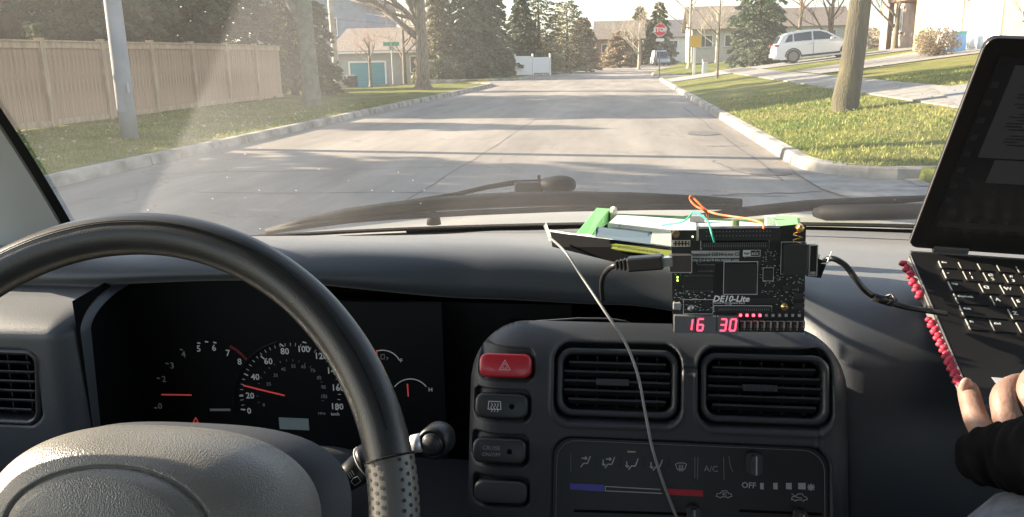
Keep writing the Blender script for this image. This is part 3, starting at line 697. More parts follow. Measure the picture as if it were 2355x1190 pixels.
def garage_door(h, face, a0, a1, z0, z1, c, m, n=4, cols=4):
    sgn = 1
    for k in range(n):
        q0, q1 = lerp(z0, z1, k / n) + .008, lerp(z0, z1, (k + 1) / n) - .008
        mb = MB()
        def bb(p0, p1, r0, r1, d0, d1): return ((p0, c - d1, r0), (p1, c - d0, r1)) if face == 'y' else ((c - d1, p0, r0), (c - d0, p1, r1))
        mb.bx(*bb(a0, a1, q0, q1, .003, .03))
        for j in range(cols):
            b0, b1 = lerp(a0, a1, j / cols) + .08, lerp(a0, a1, (j + 1) / cols) - .08
            mb.bx(*bb(b0, b1, q0 + .09, q1 - .09, .031, .045))
        if k == 0: d = obj('garage_door', mb, m, h)
        else: obj('panel', mb, m, d)
    fr = MB()
    for p0, p1, r0, r1 in ((a0 - .14, a0 - .01, z0, z1 + .14), (a1 + .01, a1 + .14, z0, z1 + .14), (a0 - .01, a1 + .01, z1 + .01, z1 + .14)): fr.bx(*bb(p0, p1, r0, r1, .002, .06))
    obj('door_surround', fr, M_white, h)
# blue garage house on the left
h = thing('garage_house', 'low grey house with a teal garage door and a brown shingle roof', 'house', (-16, 64, -.6))
hx0, hx1, hy = -21.4, -12.2, 60.0
obj('wall', MB().bx((hx0, hy, -.8), (hx1, hy + 9, 2.05)), mat('grey_siding', (.36, .355, .34), .85, var=.08, vs=2), h)
obj('roof', gable_roof(hx0, hx1, hy, hy + 9, 2.1, 1.7, along='x'), M_shing, h)
obj('gable', gable_fill(hx0, hx1, hy, hy + 9, 2.0, 1.7, 'x'), M_siding, h)
obj('gutter', MB().bx((hx0 - .4, hy - .52, 1.93), (hx1 + .4, hy - .42, 2.06)), M_white, h)
garage_door(h, 'y', -20.2, -17.55, -.62, 1.25, hy, mat('teal_paint', (.06, .26, .30), .6), 4, 4)
win(h, 'y', -15.6, -13.9, .45, 1.7, hy, bars=2)
obj('downpipe', MB().tube([Vector((hx0 + .3, hy - .08, 1.9)), Vector((hx0 + .3, hy - .08, -.7))], .05, 8), M_white, h)
bn = thing('wheelie_bin', 'black wheeled bin with a pale lid beside the teal garage door', 'bin', (-18.6, 55.5, -.55))
zb = ground_z(-18.6, 55.5)
obj('body', MB().prism(ss(.58, .6, .05), 0, .95, Matrix.Translation((-18.6, 55.5, zb + .03))), mat('bin_black', (.04, .045, .045), .6), bn)
obj('lid', MB().prism(ss(.64, .68, .06), 0, .07, Matrix.Translation((-18.6, 55.5, zb + .985))), M_steel, bn)
for sx in (-.25, .25): obj('wheel', MB().tube([Vector((-18.6 + sx - .03, 55.8, zb + .1)), Vector((-18.6 + sx + .03, 55.8, zb + .1))], .1, 12), M_dark, bn)
# tall blue house behind it
h = thing('gabled_house', 'two storey grey blue house behind the evergreens by the timber pole', 'house', (-26, 74, 0))
obj('wall', MB().bx((-33, 72, -1), (-22.5, 82, 6.2)), mat('blue_siding', (.22, .25, .32), .8, var=.1, vs=2), h)
obj('roof', gable_roof(-33, -22.5, 72, 82, 6.2, 3, along='y'), M_shing2, h); obj('gable', gable_fill(-33, -22.5, 72, 82, 6.2, 3, 'y'), MATS['blue_siding'], h)
win(h, 'y', -26.6, -25.2, 3.6, 5.2, 72); win(h, 'y', -30.4, -28.8, 3.6, 5.2, 72)
# brick house behind the near fence
h = thing('brick_house', 'brown brick house with a pale bay behind the near fence panels', 'house', (-23, 27, 0))
obj('wall', MB().bx((-30, 23.2, -.2), (-20.5, 29.4, 5.6)), M_brick, h)
obj('roof', gable_roof(-30, -20.5, 23.2, 29.4, 5.6, 2.4, along='y'), M_shing2, h)
obj('gable', gable_fill(-30, -20.5, 23.2, 29.4, 5.6, 2.4, 'y'), M_brick, h)
# this wall looks towards the street (+X)
fr = MB(); fr.bx((-20.5, 26.4, 1.6), (-20.1, 28.3, 3.4)); obj('bay', fr, M_stucco, h)
w_ = obj('window', MB().bx((-20.1, 26.6, 1.9), (-20.06, 28.1, 3.1)), M_white, h); obj('pane', MB().bx((-20.06, 26.7, 2.0), (-20.045, 28.0, 3.0)), M_glassd, w_)
# garage house on the right
h = thing('garage_house', 'tan stucco house with two bright white garage doors on the right', 'house', (14, 32, 1.4))
WX = 12.55; zg = ground_z(12.5, 32)
obj('wall', MB().bx((WX, 25.6, zg - .8), (WX + 9, 38.2, zg + 2.75)), mat('tan_stucco', (.33, .25, .17), .9, var=.12, vs=2, bump=.2, bs=40), h)
obj('roof', gable_roof(WX, WX + 9, 25.6, 38.2, zg + 2.8, 2.8, along='y'), M_shing, h)
obj('gable', gable_fill(WX, WX + 9, 25.6, 38.2, zg + 2.75, 2.8, 'y'), MATS['tan_stucco'], h)
garage_door(h, 'x', 33.2, 36.9, zg + .0, zg + 2.3, WX, M_white, 4, 4)
garage_door(h, 'x', 29.9, 32.3, zg + .0, zg + 2.3, WX, M_white, 4, 3)
win(h, 'x', 26.4, 28.4, zg + .9, zg + 2.2, WX, bars=2)
obj('lamp', MB().box((WX - .08, 32.75, zg + 1.9), (.12, .12, .28)), M_dark, h)
obj('gutter', MB().bx((WX - .56, 25.3, zg + 2.58), (WX - .44, 38.5, zg + 2.7)), M_white, h)
# second house on the right, behind the car
h = thing('stucco_house', 'pinkish house with a brown porch behind the white car', 'house', (18, 46, 1.4))
zg2 = ground_z(14, 44)
obj('wall', MB().bx((14.6, 40.5, zg2 - .6), (23, 50, zg2 + 5.2)), mat('pink_stucco', (.38, .28, .22), .9, var=.1, vs=2), h)
obj('roof', gable_roof(14.6, 23, 40.5, 50, zg2 + 5.2, 2.8, along='y'), M_shing2, h)
obj('gable', gable_fill(14.6, 23, 40.5, 50, zg2 + 5.2, 2.8, 'y'), MATS['pink_stucco'], h)
obj('porch', MB().bx((13.5, 40.9, zg2 + 2.2), (14.6, 45.4, zg2 + 2.5)).bx((13.55, 41.0, zg2 - .5), (13.75, 41.2, zg2 + 2.2)).bx((13.55, 45.1, zg2 - .5), (13.75, 45.3, zg2 + 2.2)), mat('brown_trim', (.2, .13, .09), .8), h)
win(h, 'x', 46.2, 48.2, zg2 + .8, zg2 + 2.1, 14.6, bars=2); win(h, 'x', 42, 44, zg2 + 3.2, zg2 + 4.5, 14.6, bars=1)
obj('door', MB().bx((14.55, 42.6, zg2), (14.6, 43.6, zg2 + 2.05)), MATS['brown_trim'], h)
win(h, 'y', 16.5, 18.5, zg2 + .9, zg2 + 2.2, 40.5, bars=1)
# far houses closing the view
def far_house(lab, x, y, w, d, z, hh, rise, wm, rm, along='x', nw=2):
    h = thing('distant_house', lab, 'house', (x, y, z)); obj('wall', MB().bx((x, y, z - .5), (x + w, y + d, z + hh)), wm, h)
    obj('roof', gable_roof(x, x + w, y, y + d, z + hh, rise, along=along, ov=.5), rm, h); obj('gable', gable_fill(x, x + w, y, y + d, z + hh, rise, along), wm, h)
    for k in range(nw):
        c = x + w * (k + .5) / nw; win(h, 'y', c - .8, c + .8, z + hh - 1.9, z + hh - .6, y, bars=1)
far_house('far brown brick house seen between the two tan hedge trees', -3.4, 112, 6, 8, 0, 3.6, 2.4, M_brick, M_shing, nw=2)
far_house('far beige house with a low roof right of the yellow sign', 7.5, 92, 8.5, 9, 1.0, 3.0, 2.5, M_stucco, M_shing, nw=3)
far_house('far grey house behind the parked white van', -1.0, 150, 16, 9, 0, 4.5, 3, M_siding, M_shing2, nw=4)
far_house('far low house at the very end of the street', 20, 140, 16, 9, 1, 4.5, 3, M_stucco, M_shing, nw=3)
# white fence past the corner
wf = thing('white_fence', 'low white panel fence in front of the cedars beyond the corner', 'fence', (-6.5, 61, .1))
zf = ground_z(-7.5, 64)
A, B_ = Vector((-7.75, 60.2, zf)), Vector((-5.35, 62.2, zf))
dv = (B_ - A); Lf = dv.length; Rm = Matrix.Rotation(atan2(dv.y, dv.x), 4, 'Z')
for k in range(3):
    p = A.lerp(B_, k / 2); obj('post', MB().box(p + Vector((0, 0, .75)), (.1, .1, 1.6), Rm.to_3x3()), M_white, wf)
for k in range(2):
    c = A.lerp(B_, (k + .5) / 2); obj('panel', MB().box(c + Vector((0, 0, .72)), (Lf / 2 - .12, .04, 1.35 if k == 0 else 1.15), Rm.to_3x3()), M_white, wf)
# bulk of far greenery that reads as one mass
mb = MB()
for _ in range(16000):
    x = rng.uniform(-90, 90); y = 165 + rng.uniform(0, 12) + abs(x) * .15; hgt = 5.5 + 3.0 * mnoise.noise(Vector((x * .12, 1, 0))) + 1.6 * mnoise.noise(Vector((x * .6, 2, 0)))
    p = Vector((x, y, rng.random() ** .8 * hgt)); u = Vector((rng.uniform(-1, 1), rng.uniform(-1, 1), rng.uniform(-1, 1))).normalized(); v = u.orthogonal().normalized(); l = rng.uniform(.25, .6)
    mb.quad(p - u * l, p - v * l * .6, p + u * l, p + v * l * .6)
tag(obj('woods', mb, M_tan), 'hazy far belt of trees behind the last houses', 'trees', kind='stuff')
# recycling bin
zr = ground_z(11.9, 31.6)
rb = thing('recycling_bin', 'blue and white recycling bin against the garage pillar', 'bin', (11.75, 31.4, zr))
bM = Matrix.Translation((11.75, 31.4, zr + .03))
obj('body', MB().prism(ss(.55, .5, .05), 0, .62, bM), mat('bin_blue', (.12, .30, .62), .5), rb)
obj('lid', MB().prism(ss(.58, .54, .06), .622, .68, bM), mat('bin_green', (.08, .35, .18), .5), rb)
obj('label', MB().box((11.45, 31.4, zr + .36), (.01, .3, .34)), MATS['sign_white'], rb)
bg_ = thing('rubbish_bag', 'bulging white bag leaning left of the recycling bin', 'bag', (11.6, 32.05, zr))
obj('sack', MB().blob((11.6, 32.05, zr + .38), (.28, .3, .4), 4, .2, 18, 12, 2.5), MATS['sign_white'], bg_, sm=True)
obj('knot', MB().lathe([(.03, 0), (.05, .06), (.09, .12)], (11.6, 32.05, zr + .76), n=8), MATS['sign_white'], bg_)

# ================================================================ PARKED VEHICLES
M_carw = mat('white_car_paint', (.60, .62, .65), .25, coat=1.0)
M_blackp = mat('black_plastic', (.025, .025, .027), .55)
M_tyre = mat('tyre', (.03, .03, .03), .85)
M_carglass = mat('car_glass', (.03, .04, .05), .05, spec=.9)
def suv(name, lab, M, L=4.75, W=1.88, Hh=1.68, van=False):
    """side profile along local X (rear at 0, nose at L), extruded and rounded across Y"""
    t = thing(name, lab, 'van' if van else 'car', M=M)
    if not van:
        low = [(.05, .42), (.02, .75), (.10, 1.0), (1.0, 1.04), (2.4, 1.0), (3.55, .98), (4.3, .88), (4.66, .72), (4.72, .45)]
        bot = [(4.6, .25), (.2, .27)]
        roof = [(.14, 1.02), (.42, 1.45), (.7, 1.58), (1.5, 1.66), (2.3, 1.62), (2.75, 1.48), (3.5, 1.0)]
    else:
        low = [(.03, .45), (.02, 1.0), (.1, 1.1), (3.4, 1.1), (4.1, .95), (4.7, .85), (4.75, .45)]
        bot = [(4.6, .3), (.2, .3)]
        roof = [(.1, 1.1), (.2, 1.95), (.5, 2.05), (2.8, 2.05), (3.2, 1.9), (4.0, 1.08)]
    def hull(prof, wfun, rows=8):
        mb = MB(); vs = []; n = len(prof)
        for j in range(rows + 1):
            s = -1 + 2 * j / rows
            for (x, z) in prof:
                w = wfun(x, z); k = abs(s) ** 6
                cx = L / 2; vs.append(M @ Vector((cx + (x - cx) * (1 - .035 * k), s * w, z - .03 * k)))
        fs = [(j * n + i, j * n + (i + 1) % n, (j + 1) * n + (i + 1) % n, (j + 1) * n + i) for j in range(rows) for i in range(n)]
        fs += [tuple(range(n)), tuple(rows * n + i for i in range(n - 1, -1, -1))]
        return mb.add(vs, fs)
    W2 = W / 2
    body = obj('body', hull(low + bot, lambda x, z: W2 * (1 - .06 * max(0, (z - .8)) - .05 * max(0, x - 3.9))), M_carw, t, bevel=.03)
    obj('cabin', hull(roof, lambda x, z: W2 * lerp(.94, .78, max(0, min(1, (z - 1.0) / .62)))), M_carw, t, bevel=.03)
    for s in (-1, 1):
        def side(poly, off=.012):
            vs = []
            for x, z in poly:
                w = W2 * lerp(.94, .78, max(0, min(1, (z - 1.0) / .62))) + off; vs.append(M @ Vector((x, s * w, z)))
            return MB().add(vs, [tuple(range(len(vs))) if s > 0 else tuple(range(len(vs)))[::-1]])
        if not van:
            for poly in ([(.55, 1.1), (.95, 1.12), (.98, 1.5), (.78, 1.48)], [(1.04, 1.12), (1.95, 1.1), (1.95, 1.55), (1.04, 1.52)], [(2.03, 1.1), (3.2, 1.06), (2.72, 1.4), (2.4, 1.52), (2.03, 1.55)]):
                obj('window', side(poly), M_carglass, t)
        else:
            for poly in ([(2.7, 1.2), (3.6, 1.2), (3.15, 1.8), (2.7, 1.82)], [(.5, 1.3), (2.5, 1.3), (2.5, 1.82), (.5, 1.82)]): obj('window', side(poly), M_carglass, t)
        for x in ((.95, 3.78) if not van else (.9, 3.9)):
            c = M @ Vector((x, s * (W2 - .075), .34)); R3 = M.to_3x3() @ Matrix.Rotation(radians(90), 3, 'X')
            wh = obj('wheel', MB().lathe([(.2, -.11), (.33, -.11), (.355, -.07), (.355, .07), (.33, .11), (.2, .11)], c, R3, 24), M_tyre, t, sm=True)
            rm = MB(); sg = -s
            rm.lathe([(.001, sg * .10), (.05, sg * .105), (.06, sg * .09), (.225, sg * .085), (.24, sg * .115)], c, R3, 24)
            for q in range(5):
                a = 2 * pi * q / 5; rm.box(c + R3 @ Vector((cos(a) * .13, sin(a) * .13, sg * .10)), (.2, .05, .02), (R3 @ Matrix.Rotation(a, 3, 'Z')))
            obj('rim', rm, mat('alloy', (.16, .16, .165), .4, metal=.6), wh)
            arch = MB(); 
            for q in range(12):
                a0, a1 = pi * q / 12, pi * (q + 1) / 12
                arch.add([M @ Vector((x + r * cos(a), s * (W2 + .012), .34 + r * sin(a))) for r, a in ((.37, a0), (.44, a0), (.44, a1), (.37, a1))], [(0, 1, 2, 3)])
            obj('wheel_arch', arch, M_blackp, t)
        obj('sill_trim', MB().box(M @ Vector((2.35, s * (W2 + .004), .33)), (2.0, .02, .1), M.to_3x3()), M_blackp, t)
        obj('mirror', MB().box(M @ Vector((2.95 if not van else 3.5, s * (W2 + .08), 1.1)), (.16, .2, .13), M.to_3x3()), M_carw, t, bevel=.02)
        obj('tail_light', MB().box(M @ Vector((.13, s * (W2 - .14), .98)), (.2, .3, .12), M.to_3x3()), mat('tail_red', (.35, .02, .02), .3), t, bevel=.02)
        obj('headlight', MB().box(M @ Vector((4.5, s * (W2 - .22), .74)), (.2, .34, .13), M.to_3x3()), M_carglass, t, bevel=.02)
        obj('door_handle', MB().box(M @ Vector((1.85, s * (W2 + .015), .92)), (.16, .02, .03), M.to_3x3()), M_steel, t)
        obj('door_seam', MB().box(M @ Vector((2.0, s * (W2 + .003), .68)), (.012, .012, .62), M.to_3x3()), M_blackp, t)
    obj('rear_window', MB().add([M @ Vector(q) for q in ([(.17, -.6, 1.1), (.17, .6, 1.1), (.40, .56, 1.44), (.40, -.56, 1.44)] if not van else [(.08, -.7, 1.2), (.08, .7, 1.2), (.15, .66, 1.8), (.15, -.66, 1.8)])], [(0, 1, 2, 3)]), M_carglass, t)
    obj('windscreen', MB().add([M @ Vector(q) for q in ([(3.42, -.72, 1.07), (3.42, .72, 1.07), (2.82, .64, 1.47), (2.82, -.64, 1.47)] if not van else [(4.0, -.75, 1.12), (4.0, .75, 1.12), (3.28, .68, 1.88), (3.28, -.68, 1.88)])], [(0, 1, 2, 3)]), M_carglass, t)
    obj('rear_bumper', MB().box(M @ Vector((.06, 0, .45)), (.14, W - .1, .22), M.to_3x3()), M_carw, t, bevel=.03)
    obj('number_plate', MB().box(M @ Vector((-.02, 0, .72)), (.02, .4, .14), M.to_3x3()), MATS['sign_white'], t)
    return t
zc = ground_z(7.6, 41)
suv('parked_car', 'white sports utility car on the driveway behind the leaning trunk', Matrix.Translation((7.15, 41.0, ground_z(8.4, 41) - .06)) @ Matrix.Rotation(-.085, 4, 'Y') @ Matrix.Scale(.87, 4))
suv('parked_van', 'small white van parked at the far end of the street', Matrix.Translation((5.0, 122, .02)) @ Matrix.Rotation(radians(-80), 4, 'Z'), van=True)
# ================================================================ THE CAR WE SIT IN
def leather(name, col, rough, bump, sc, bd=.0012, vor=True, sheen=0.0, var=.15):
    m = bpy.data.materials.new(name); m.use_nodes = True; N, L = m.node_tree.nodes, m.node_tree.links; b = N['Principled BSDF']
    b.inputs['Base Color'].default_value = (*col, 1); b.inputs['Roughness'].default_value = rough; b.inputs['Sheen Weight'].default_value = sheen
    b.inputs['Specular IOR Level'].default_value = .5
    co = N.new('ShaderNodeTexCoord'); n = N.new('ShaderNodeTexNoise'); n.inputs['Scale'].default_value = sc; n.inputs['Detail'].default_value = 4
    L.new(co.outputs['Object'], n.inputs[0])
    v = N.new('ShaderNodeTexVoronoi'); v.inputs['Scale'].default_value = sc * 1.4; L.new(co.outputs['Object'], v.inputs[0])
    ad = N.new('ShaderNodeMath'); ad.operation = 'ADD'; L.new(n.outputs[0], ad.inputs[0]); L.new(v.outputs[0], ad.inputs[1])
    bu = N.new('ShaderNodeBump'); bu.inputs['Strength'].default_value = bump; bu.inputs['Distance'].default_value = bd; L.new(ad.outputs[0], bu.inputs['Height']); L.new(bu.outputs[0], b.inputs['Normal'])
    n2 = N.new('ShaderNodeTexNoise'); n2.inputs['Scale'].default_value = 9; n2.inputs['Detail'].default_value = 5; L.new(co.outputs['Object'], n2.inputs[0])
    r = N.new('ShaderNodeMapRange'); r.inputs[1].default_value = .3; r.inputs[2].default_value = .7; r.inputs[3].default_value = rough - .08; r.inputs[4].default_value = rough + .1
    L.new(n2.outputs[0], r.inputs[0]); L.new(r.outputs[0], b.inputs['Roughness'])
    return m
M_dash = leather('dash_plastic', (.038, .044, .052), .42, .3, 900, .0005, sheen=.18)
M_dash2 = leather('console_plastic', (.024, .026, .029), .5, .3, 900, .0004)
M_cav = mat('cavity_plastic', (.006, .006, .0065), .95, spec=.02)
M_hub = leather('airbag_cover', (.165, .157, .138), .27, .42, 720, .0009)
M_rim = leather('rim_leather', (.030, .031, .033), .34, .14, 700, .0005)
M_grip = leather('grip_leather', (.10, .094, .088), .34, .10, 900, .0004)
M_gloss = mat('gloss_black', (.012, .012, .013), .35, spec=.35)
M_liner = mat('headliner', (.12, .12, .115), .95)
M_trim = mat('pillar_trim', (.62, .61, .58), .8, var=.04, vs=3)
M_rubber = mat('rubber', (.003, .003, .0035), .7, spec=.2, bump=.1, bs=90)
M_seal = mat('window_seal', (.004, .004, .004), .7)
M_paint = mat('silver_beige_paint', (.46, .43, .37), .35, metal=.25, coat=.6)
M_print = mat('printed_white', (.55, .56, .56), .6)
M_glow = mat('dial_print', (.36, .37, .37), .6, emit=(.75, .8, .8), es=.03)
M_glow2 = mat('dial_print_dim', (.20, .21, .21), .6, emit=(.75, .8, .8), es=.008)
M_needle = mat('needle_red', (.65, .05, .06), .5, emit=(.9, .12, .12), es=.06)
M_seat = mat('seat_cloth', (.06, .062, .066), .95, var=.3, vs=30)

def ws_base(x): return Vector((x, 1.175 - .18 * (x / .75) ** 2, 1.109 + .018 * x + .008 * (x / .75) ** 2))
# ---- body shell
car = thing('car', 'the car around the camera: grey pillar, black window seal, windscreen and pale bonnet', 'car', (0, 0, 0))
def shell():
    # pillars follow the windscreen edges
    def sheet_(name, pts, m, th=.02):
        mb = MB(); a, b, c, d = [Vector(p) for p in pts]; n = (b - a).cross(d - a).normalized() * th
        mb.add([a, b, c, d, a + n, b + n, c + n, d + n], [(0, 1, 2, 3), (7, 6, 5, 4), (0, 4, 5, 1), (1, 5, 6, 2), (2, 6, 7, 3), (3, 7, 4, 0)]); return obj(name, mb, m, car)
    mb = MB(); mb.bx((-.70, -1.9, 1.66), (.70, .52, 1.72)); obj('roof', mb, M_liner, car)
    for s in (-1, 1):
        x = .86 * s
        mb = MB(); mb.bx((x - .03, -1.9, .35), (x + .03, .98, 1.02)); d = obj('door', mb, M_dash2, car); 
        obj('door_skin', MB().bx((x + .035 * s, -1.9, .35), (x + .06 * s, 1.1, 1.0)), M_paint, d)
        # roof rail, B and C pillars
        obj('roof_rail', MB().tube([Vector((s * .70, -1.9, 1.63)), Vector((s * .70, .55, 1.63))], .05, 8), M_liner, car)
        obj('centre_pillar', MB().tube([Vector((s * .84, -.42, 1.0)), Vector((s * .70, -.40, 1.64))], .055, 8), M_trim, car)
        obj('rear_pillar', MB().tube([Vector((s * .84, -1.7, 1.0)), Vector((s * .70, -1.6, 1.64))], .10, 8), M_trim, car)
        obj('side_window', MB().add([(s * .84, -.36, 1.02), (s * .84, .92, 1.02), (s * .735, .50, 1.60), (s * .705, -.34, 1.60)], [(0, 1, 2, 3)]), M_pane, car)
    obj('back_wall', MB().bx((-.86, -1.95, .35), (.86, -1.9, 1.1)), M_seat, car)
    obj('floor_pan', MB().bx((-.86, -1.95, .3), (.86, 1.15, .345)), M_seat, car)
    obj('bulkhead', MB().bx((-.86, 1.16, .35), (.86, 1.2, 1.0)), M_cav, car)
# glass: fresnel reflection over clear, with a thin film of dust that catches the sun
def glass_mat(name, dust, glare_wedge=False):
    m = bpy.data.materials.new(name); m.use_nodes = True; N, L = m.node_tree.nodes, m.node_tree.links; N.remove(N['Principled BSDF'])
    t = N.new('ShaderNodeBsdfTransparent'); t.inputs[0].default_value = (.97, .985, .975, 1); g = N.new('ShaderNodeBsdfGlossy'); g.inputs['Roughness'].default_value = .01
    fr = N.new('ShaderNodeFresnel'); fr.inputs[0].default_value = 1.45; mx = N.new('ShaderNodeMixShader'); L.new(fr.outputs[0], mx.inputs[0]); L.new(t.outputs[0], mx.inputs[1]); L.new(g.outputs[0], mx.inputs[2])
    out = mx
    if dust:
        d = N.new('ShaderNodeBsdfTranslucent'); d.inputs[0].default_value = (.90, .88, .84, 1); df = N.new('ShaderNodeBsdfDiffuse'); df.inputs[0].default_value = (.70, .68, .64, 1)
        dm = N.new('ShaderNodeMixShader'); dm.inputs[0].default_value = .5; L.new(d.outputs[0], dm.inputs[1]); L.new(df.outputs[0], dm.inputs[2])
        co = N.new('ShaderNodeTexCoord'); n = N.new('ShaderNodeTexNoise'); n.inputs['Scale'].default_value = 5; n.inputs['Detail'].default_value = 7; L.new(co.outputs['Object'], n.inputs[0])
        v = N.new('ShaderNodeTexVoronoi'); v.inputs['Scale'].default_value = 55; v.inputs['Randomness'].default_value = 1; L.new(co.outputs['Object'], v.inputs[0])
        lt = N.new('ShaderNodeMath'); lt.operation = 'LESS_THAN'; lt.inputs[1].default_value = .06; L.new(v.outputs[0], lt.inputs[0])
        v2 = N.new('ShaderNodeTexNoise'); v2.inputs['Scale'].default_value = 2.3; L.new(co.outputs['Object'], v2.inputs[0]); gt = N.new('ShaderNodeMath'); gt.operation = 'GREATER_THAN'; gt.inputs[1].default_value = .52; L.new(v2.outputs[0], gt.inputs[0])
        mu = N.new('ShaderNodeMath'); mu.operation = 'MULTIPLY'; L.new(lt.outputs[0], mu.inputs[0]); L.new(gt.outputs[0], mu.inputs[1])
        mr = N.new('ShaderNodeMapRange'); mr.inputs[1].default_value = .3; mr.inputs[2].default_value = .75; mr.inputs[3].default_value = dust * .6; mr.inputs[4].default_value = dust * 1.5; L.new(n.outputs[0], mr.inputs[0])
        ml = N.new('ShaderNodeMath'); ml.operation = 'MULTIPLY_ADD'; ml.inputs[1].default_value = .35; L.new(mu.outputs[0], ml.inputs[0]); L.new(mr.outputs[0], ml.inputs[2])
        if glare_wedge:
            # painted veil of reflection: sharp slanting edge, thinning out to the right
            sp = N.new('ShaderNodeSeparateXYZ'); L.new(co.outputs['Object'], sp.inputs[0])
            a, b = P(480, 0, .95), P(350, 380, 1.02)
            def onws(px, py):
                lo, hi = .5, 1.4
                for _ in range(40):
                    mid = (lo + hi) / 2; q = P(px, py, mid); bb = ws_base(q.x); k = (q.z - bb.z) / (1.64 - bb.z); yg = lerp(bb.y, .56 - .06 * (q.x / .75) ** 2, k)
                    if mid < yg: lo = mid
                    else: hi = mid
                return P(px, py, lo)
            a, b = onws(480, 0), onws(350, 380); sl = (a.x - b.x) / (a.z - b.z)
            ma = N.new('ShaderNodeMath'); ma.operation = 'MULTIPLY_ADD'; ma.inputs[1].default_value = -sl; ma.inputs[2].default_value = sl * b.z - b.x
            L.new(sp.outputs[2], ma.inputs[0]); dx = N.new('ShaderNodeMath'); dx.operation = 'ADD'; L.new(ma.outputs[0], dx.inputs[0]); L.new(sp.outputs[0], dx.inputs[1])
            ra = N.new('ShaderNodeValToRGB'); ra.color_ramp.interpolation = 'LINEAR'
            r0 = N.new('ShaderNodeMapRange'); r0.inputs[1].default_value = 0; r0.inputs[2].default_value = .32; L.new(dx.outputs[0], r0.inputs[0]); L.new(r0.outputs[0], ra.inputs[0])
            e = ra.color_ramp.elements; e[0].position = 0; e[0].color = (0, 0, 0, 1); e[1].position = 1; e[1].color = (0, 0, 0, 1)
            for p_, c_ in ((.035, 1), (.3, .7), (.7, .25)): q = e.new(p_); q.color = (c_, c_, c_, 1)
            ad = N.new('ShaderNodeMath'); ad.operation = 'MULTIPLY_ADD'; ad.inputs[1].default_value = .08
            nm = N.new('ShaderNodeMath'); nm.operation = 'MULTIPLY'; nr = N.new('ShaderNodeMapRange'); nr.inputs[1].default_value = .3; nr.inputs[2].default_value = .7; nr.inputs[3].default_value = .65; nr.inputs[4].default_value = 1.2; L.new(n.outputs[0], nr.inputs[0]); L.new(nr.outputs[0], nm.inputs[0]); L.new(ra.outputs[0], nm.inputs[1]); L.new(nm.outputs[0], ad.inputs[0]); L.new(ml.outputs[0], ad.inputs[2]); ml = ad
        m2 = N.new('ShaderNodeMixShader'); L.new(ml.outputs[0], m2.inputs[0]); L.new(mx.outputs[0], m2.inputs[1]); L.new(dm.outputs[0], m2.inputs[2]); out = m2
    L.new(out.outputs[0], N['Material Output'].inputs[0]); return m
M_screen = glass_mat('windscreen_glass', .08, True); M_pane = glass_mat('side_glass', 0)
shell()
def ws(u, v):
    x = lerp(-.742, .742, u); b = ws_base(x); top = Vector((x * .885, .56 - .06 * (x / .75) ** 2, 1.64))
    p = b.lerp(top, v); p.z += .03 * 4 * v * (1 - v); p.y += .02 * 4 * v * (1 - v); return p
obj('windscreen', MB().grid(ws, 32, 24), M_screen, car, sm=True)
# black band along the base, seal down the pillar
mb = MB(); mb.grid(lambda u, v: ws(u, -.004 + .0105 * v) + Vector((0, .004, .0)), 40, 1); obj('windscreen_seal', mb, M_seal, car, sm=True)
for a_ in (-.001, .9935): obj('windscreen_seal', MB().grid(lambda u, v: ws(a_ + u * .0075, v) + Vector((0, -.006, .001)), 1, 24), M_seal, car, sm=True)
# A pillars, bent sheet trim running beside the seal
for s in (-1, 1):
    def pil(u, v):
        p = ws(0.0 if s < 0 else 1.0, v * 1.1 - .06)
        q = p + Vector((s * .002, -.010, 0)); w = Vector((s * -.0, -.16, -.09)); 
        d = [Vector((0, 0, 0)), Vector((s * .012, -.012, 0)), Vector((s * .035, -.03, -.015)), Vector((s * .05, -.07, -.03)), Vector((s * .05, -.11, -.05))]
        f = u * 4; i = min(3, int(f)); return q + d[i].lerp(d[i + 1], f - i)
    obj('pillar_trim', MB().grid(pil, 8, 24, flip=s > 0), M_trim, car, sm=True)
    def pil2(u, v):
        p = ws(0.0 if s < 0 else 1.0, v * 1.1 - .06); return p + Vector((s * (.002 + .07 * u), .01 - .05 * u, -.02 * u))
    obj('outer_pillar', MB().grid(pil2, 2, 24), M_paint, car, sm=True)
# bonnet and cowl
def bonnet(u, v):
    x = lerp(-.80, .80, u); y = lerp(1.26, 2.25, v); z = 1.087 + .014 * x - .150 * v + .010 * sin(pi * v) - .03 * (x / .8) ** 2 + .004 * sin(8 * abs(x))
    return Vector((x, y - .14 * (x / .8) ** 2, z))
obj('bonnet', MB().grid(bonnet, 24, 16), M_paint, car, sm=True)
def cowl(u, v):
    x = lerp(-.80, .80, u); b = ws_base(x); q = bonnet(u, 0)
    p = b.lerp(q, v); p.z -= .02 * sin(pi * v) - .0; p.y += .002; p.z += -.004; return p
obj('cowl', MB().grid(cowl, 24, 6), mat('cowl_plastic', (.33, .31, .28), .7, var=.2, vs=10), car, sm=True)
cw = MB(); cw.lathe([(.012, 0), (.010, .012), (.005, .02), (.001, .021)], P(998, 516, 1.22) , n=12); obj('washer_nozzle', cw, M_rubber, car, sm=True)
obj('front_panel', MB().grid(lambda u, v: Vector((lerp(-.8, .8, u), bonnet(u, 1).y + .02 * v, lerp(bonnet(u, 1).z, .45, v))), 12, 3), M_paint, car, sm=True)
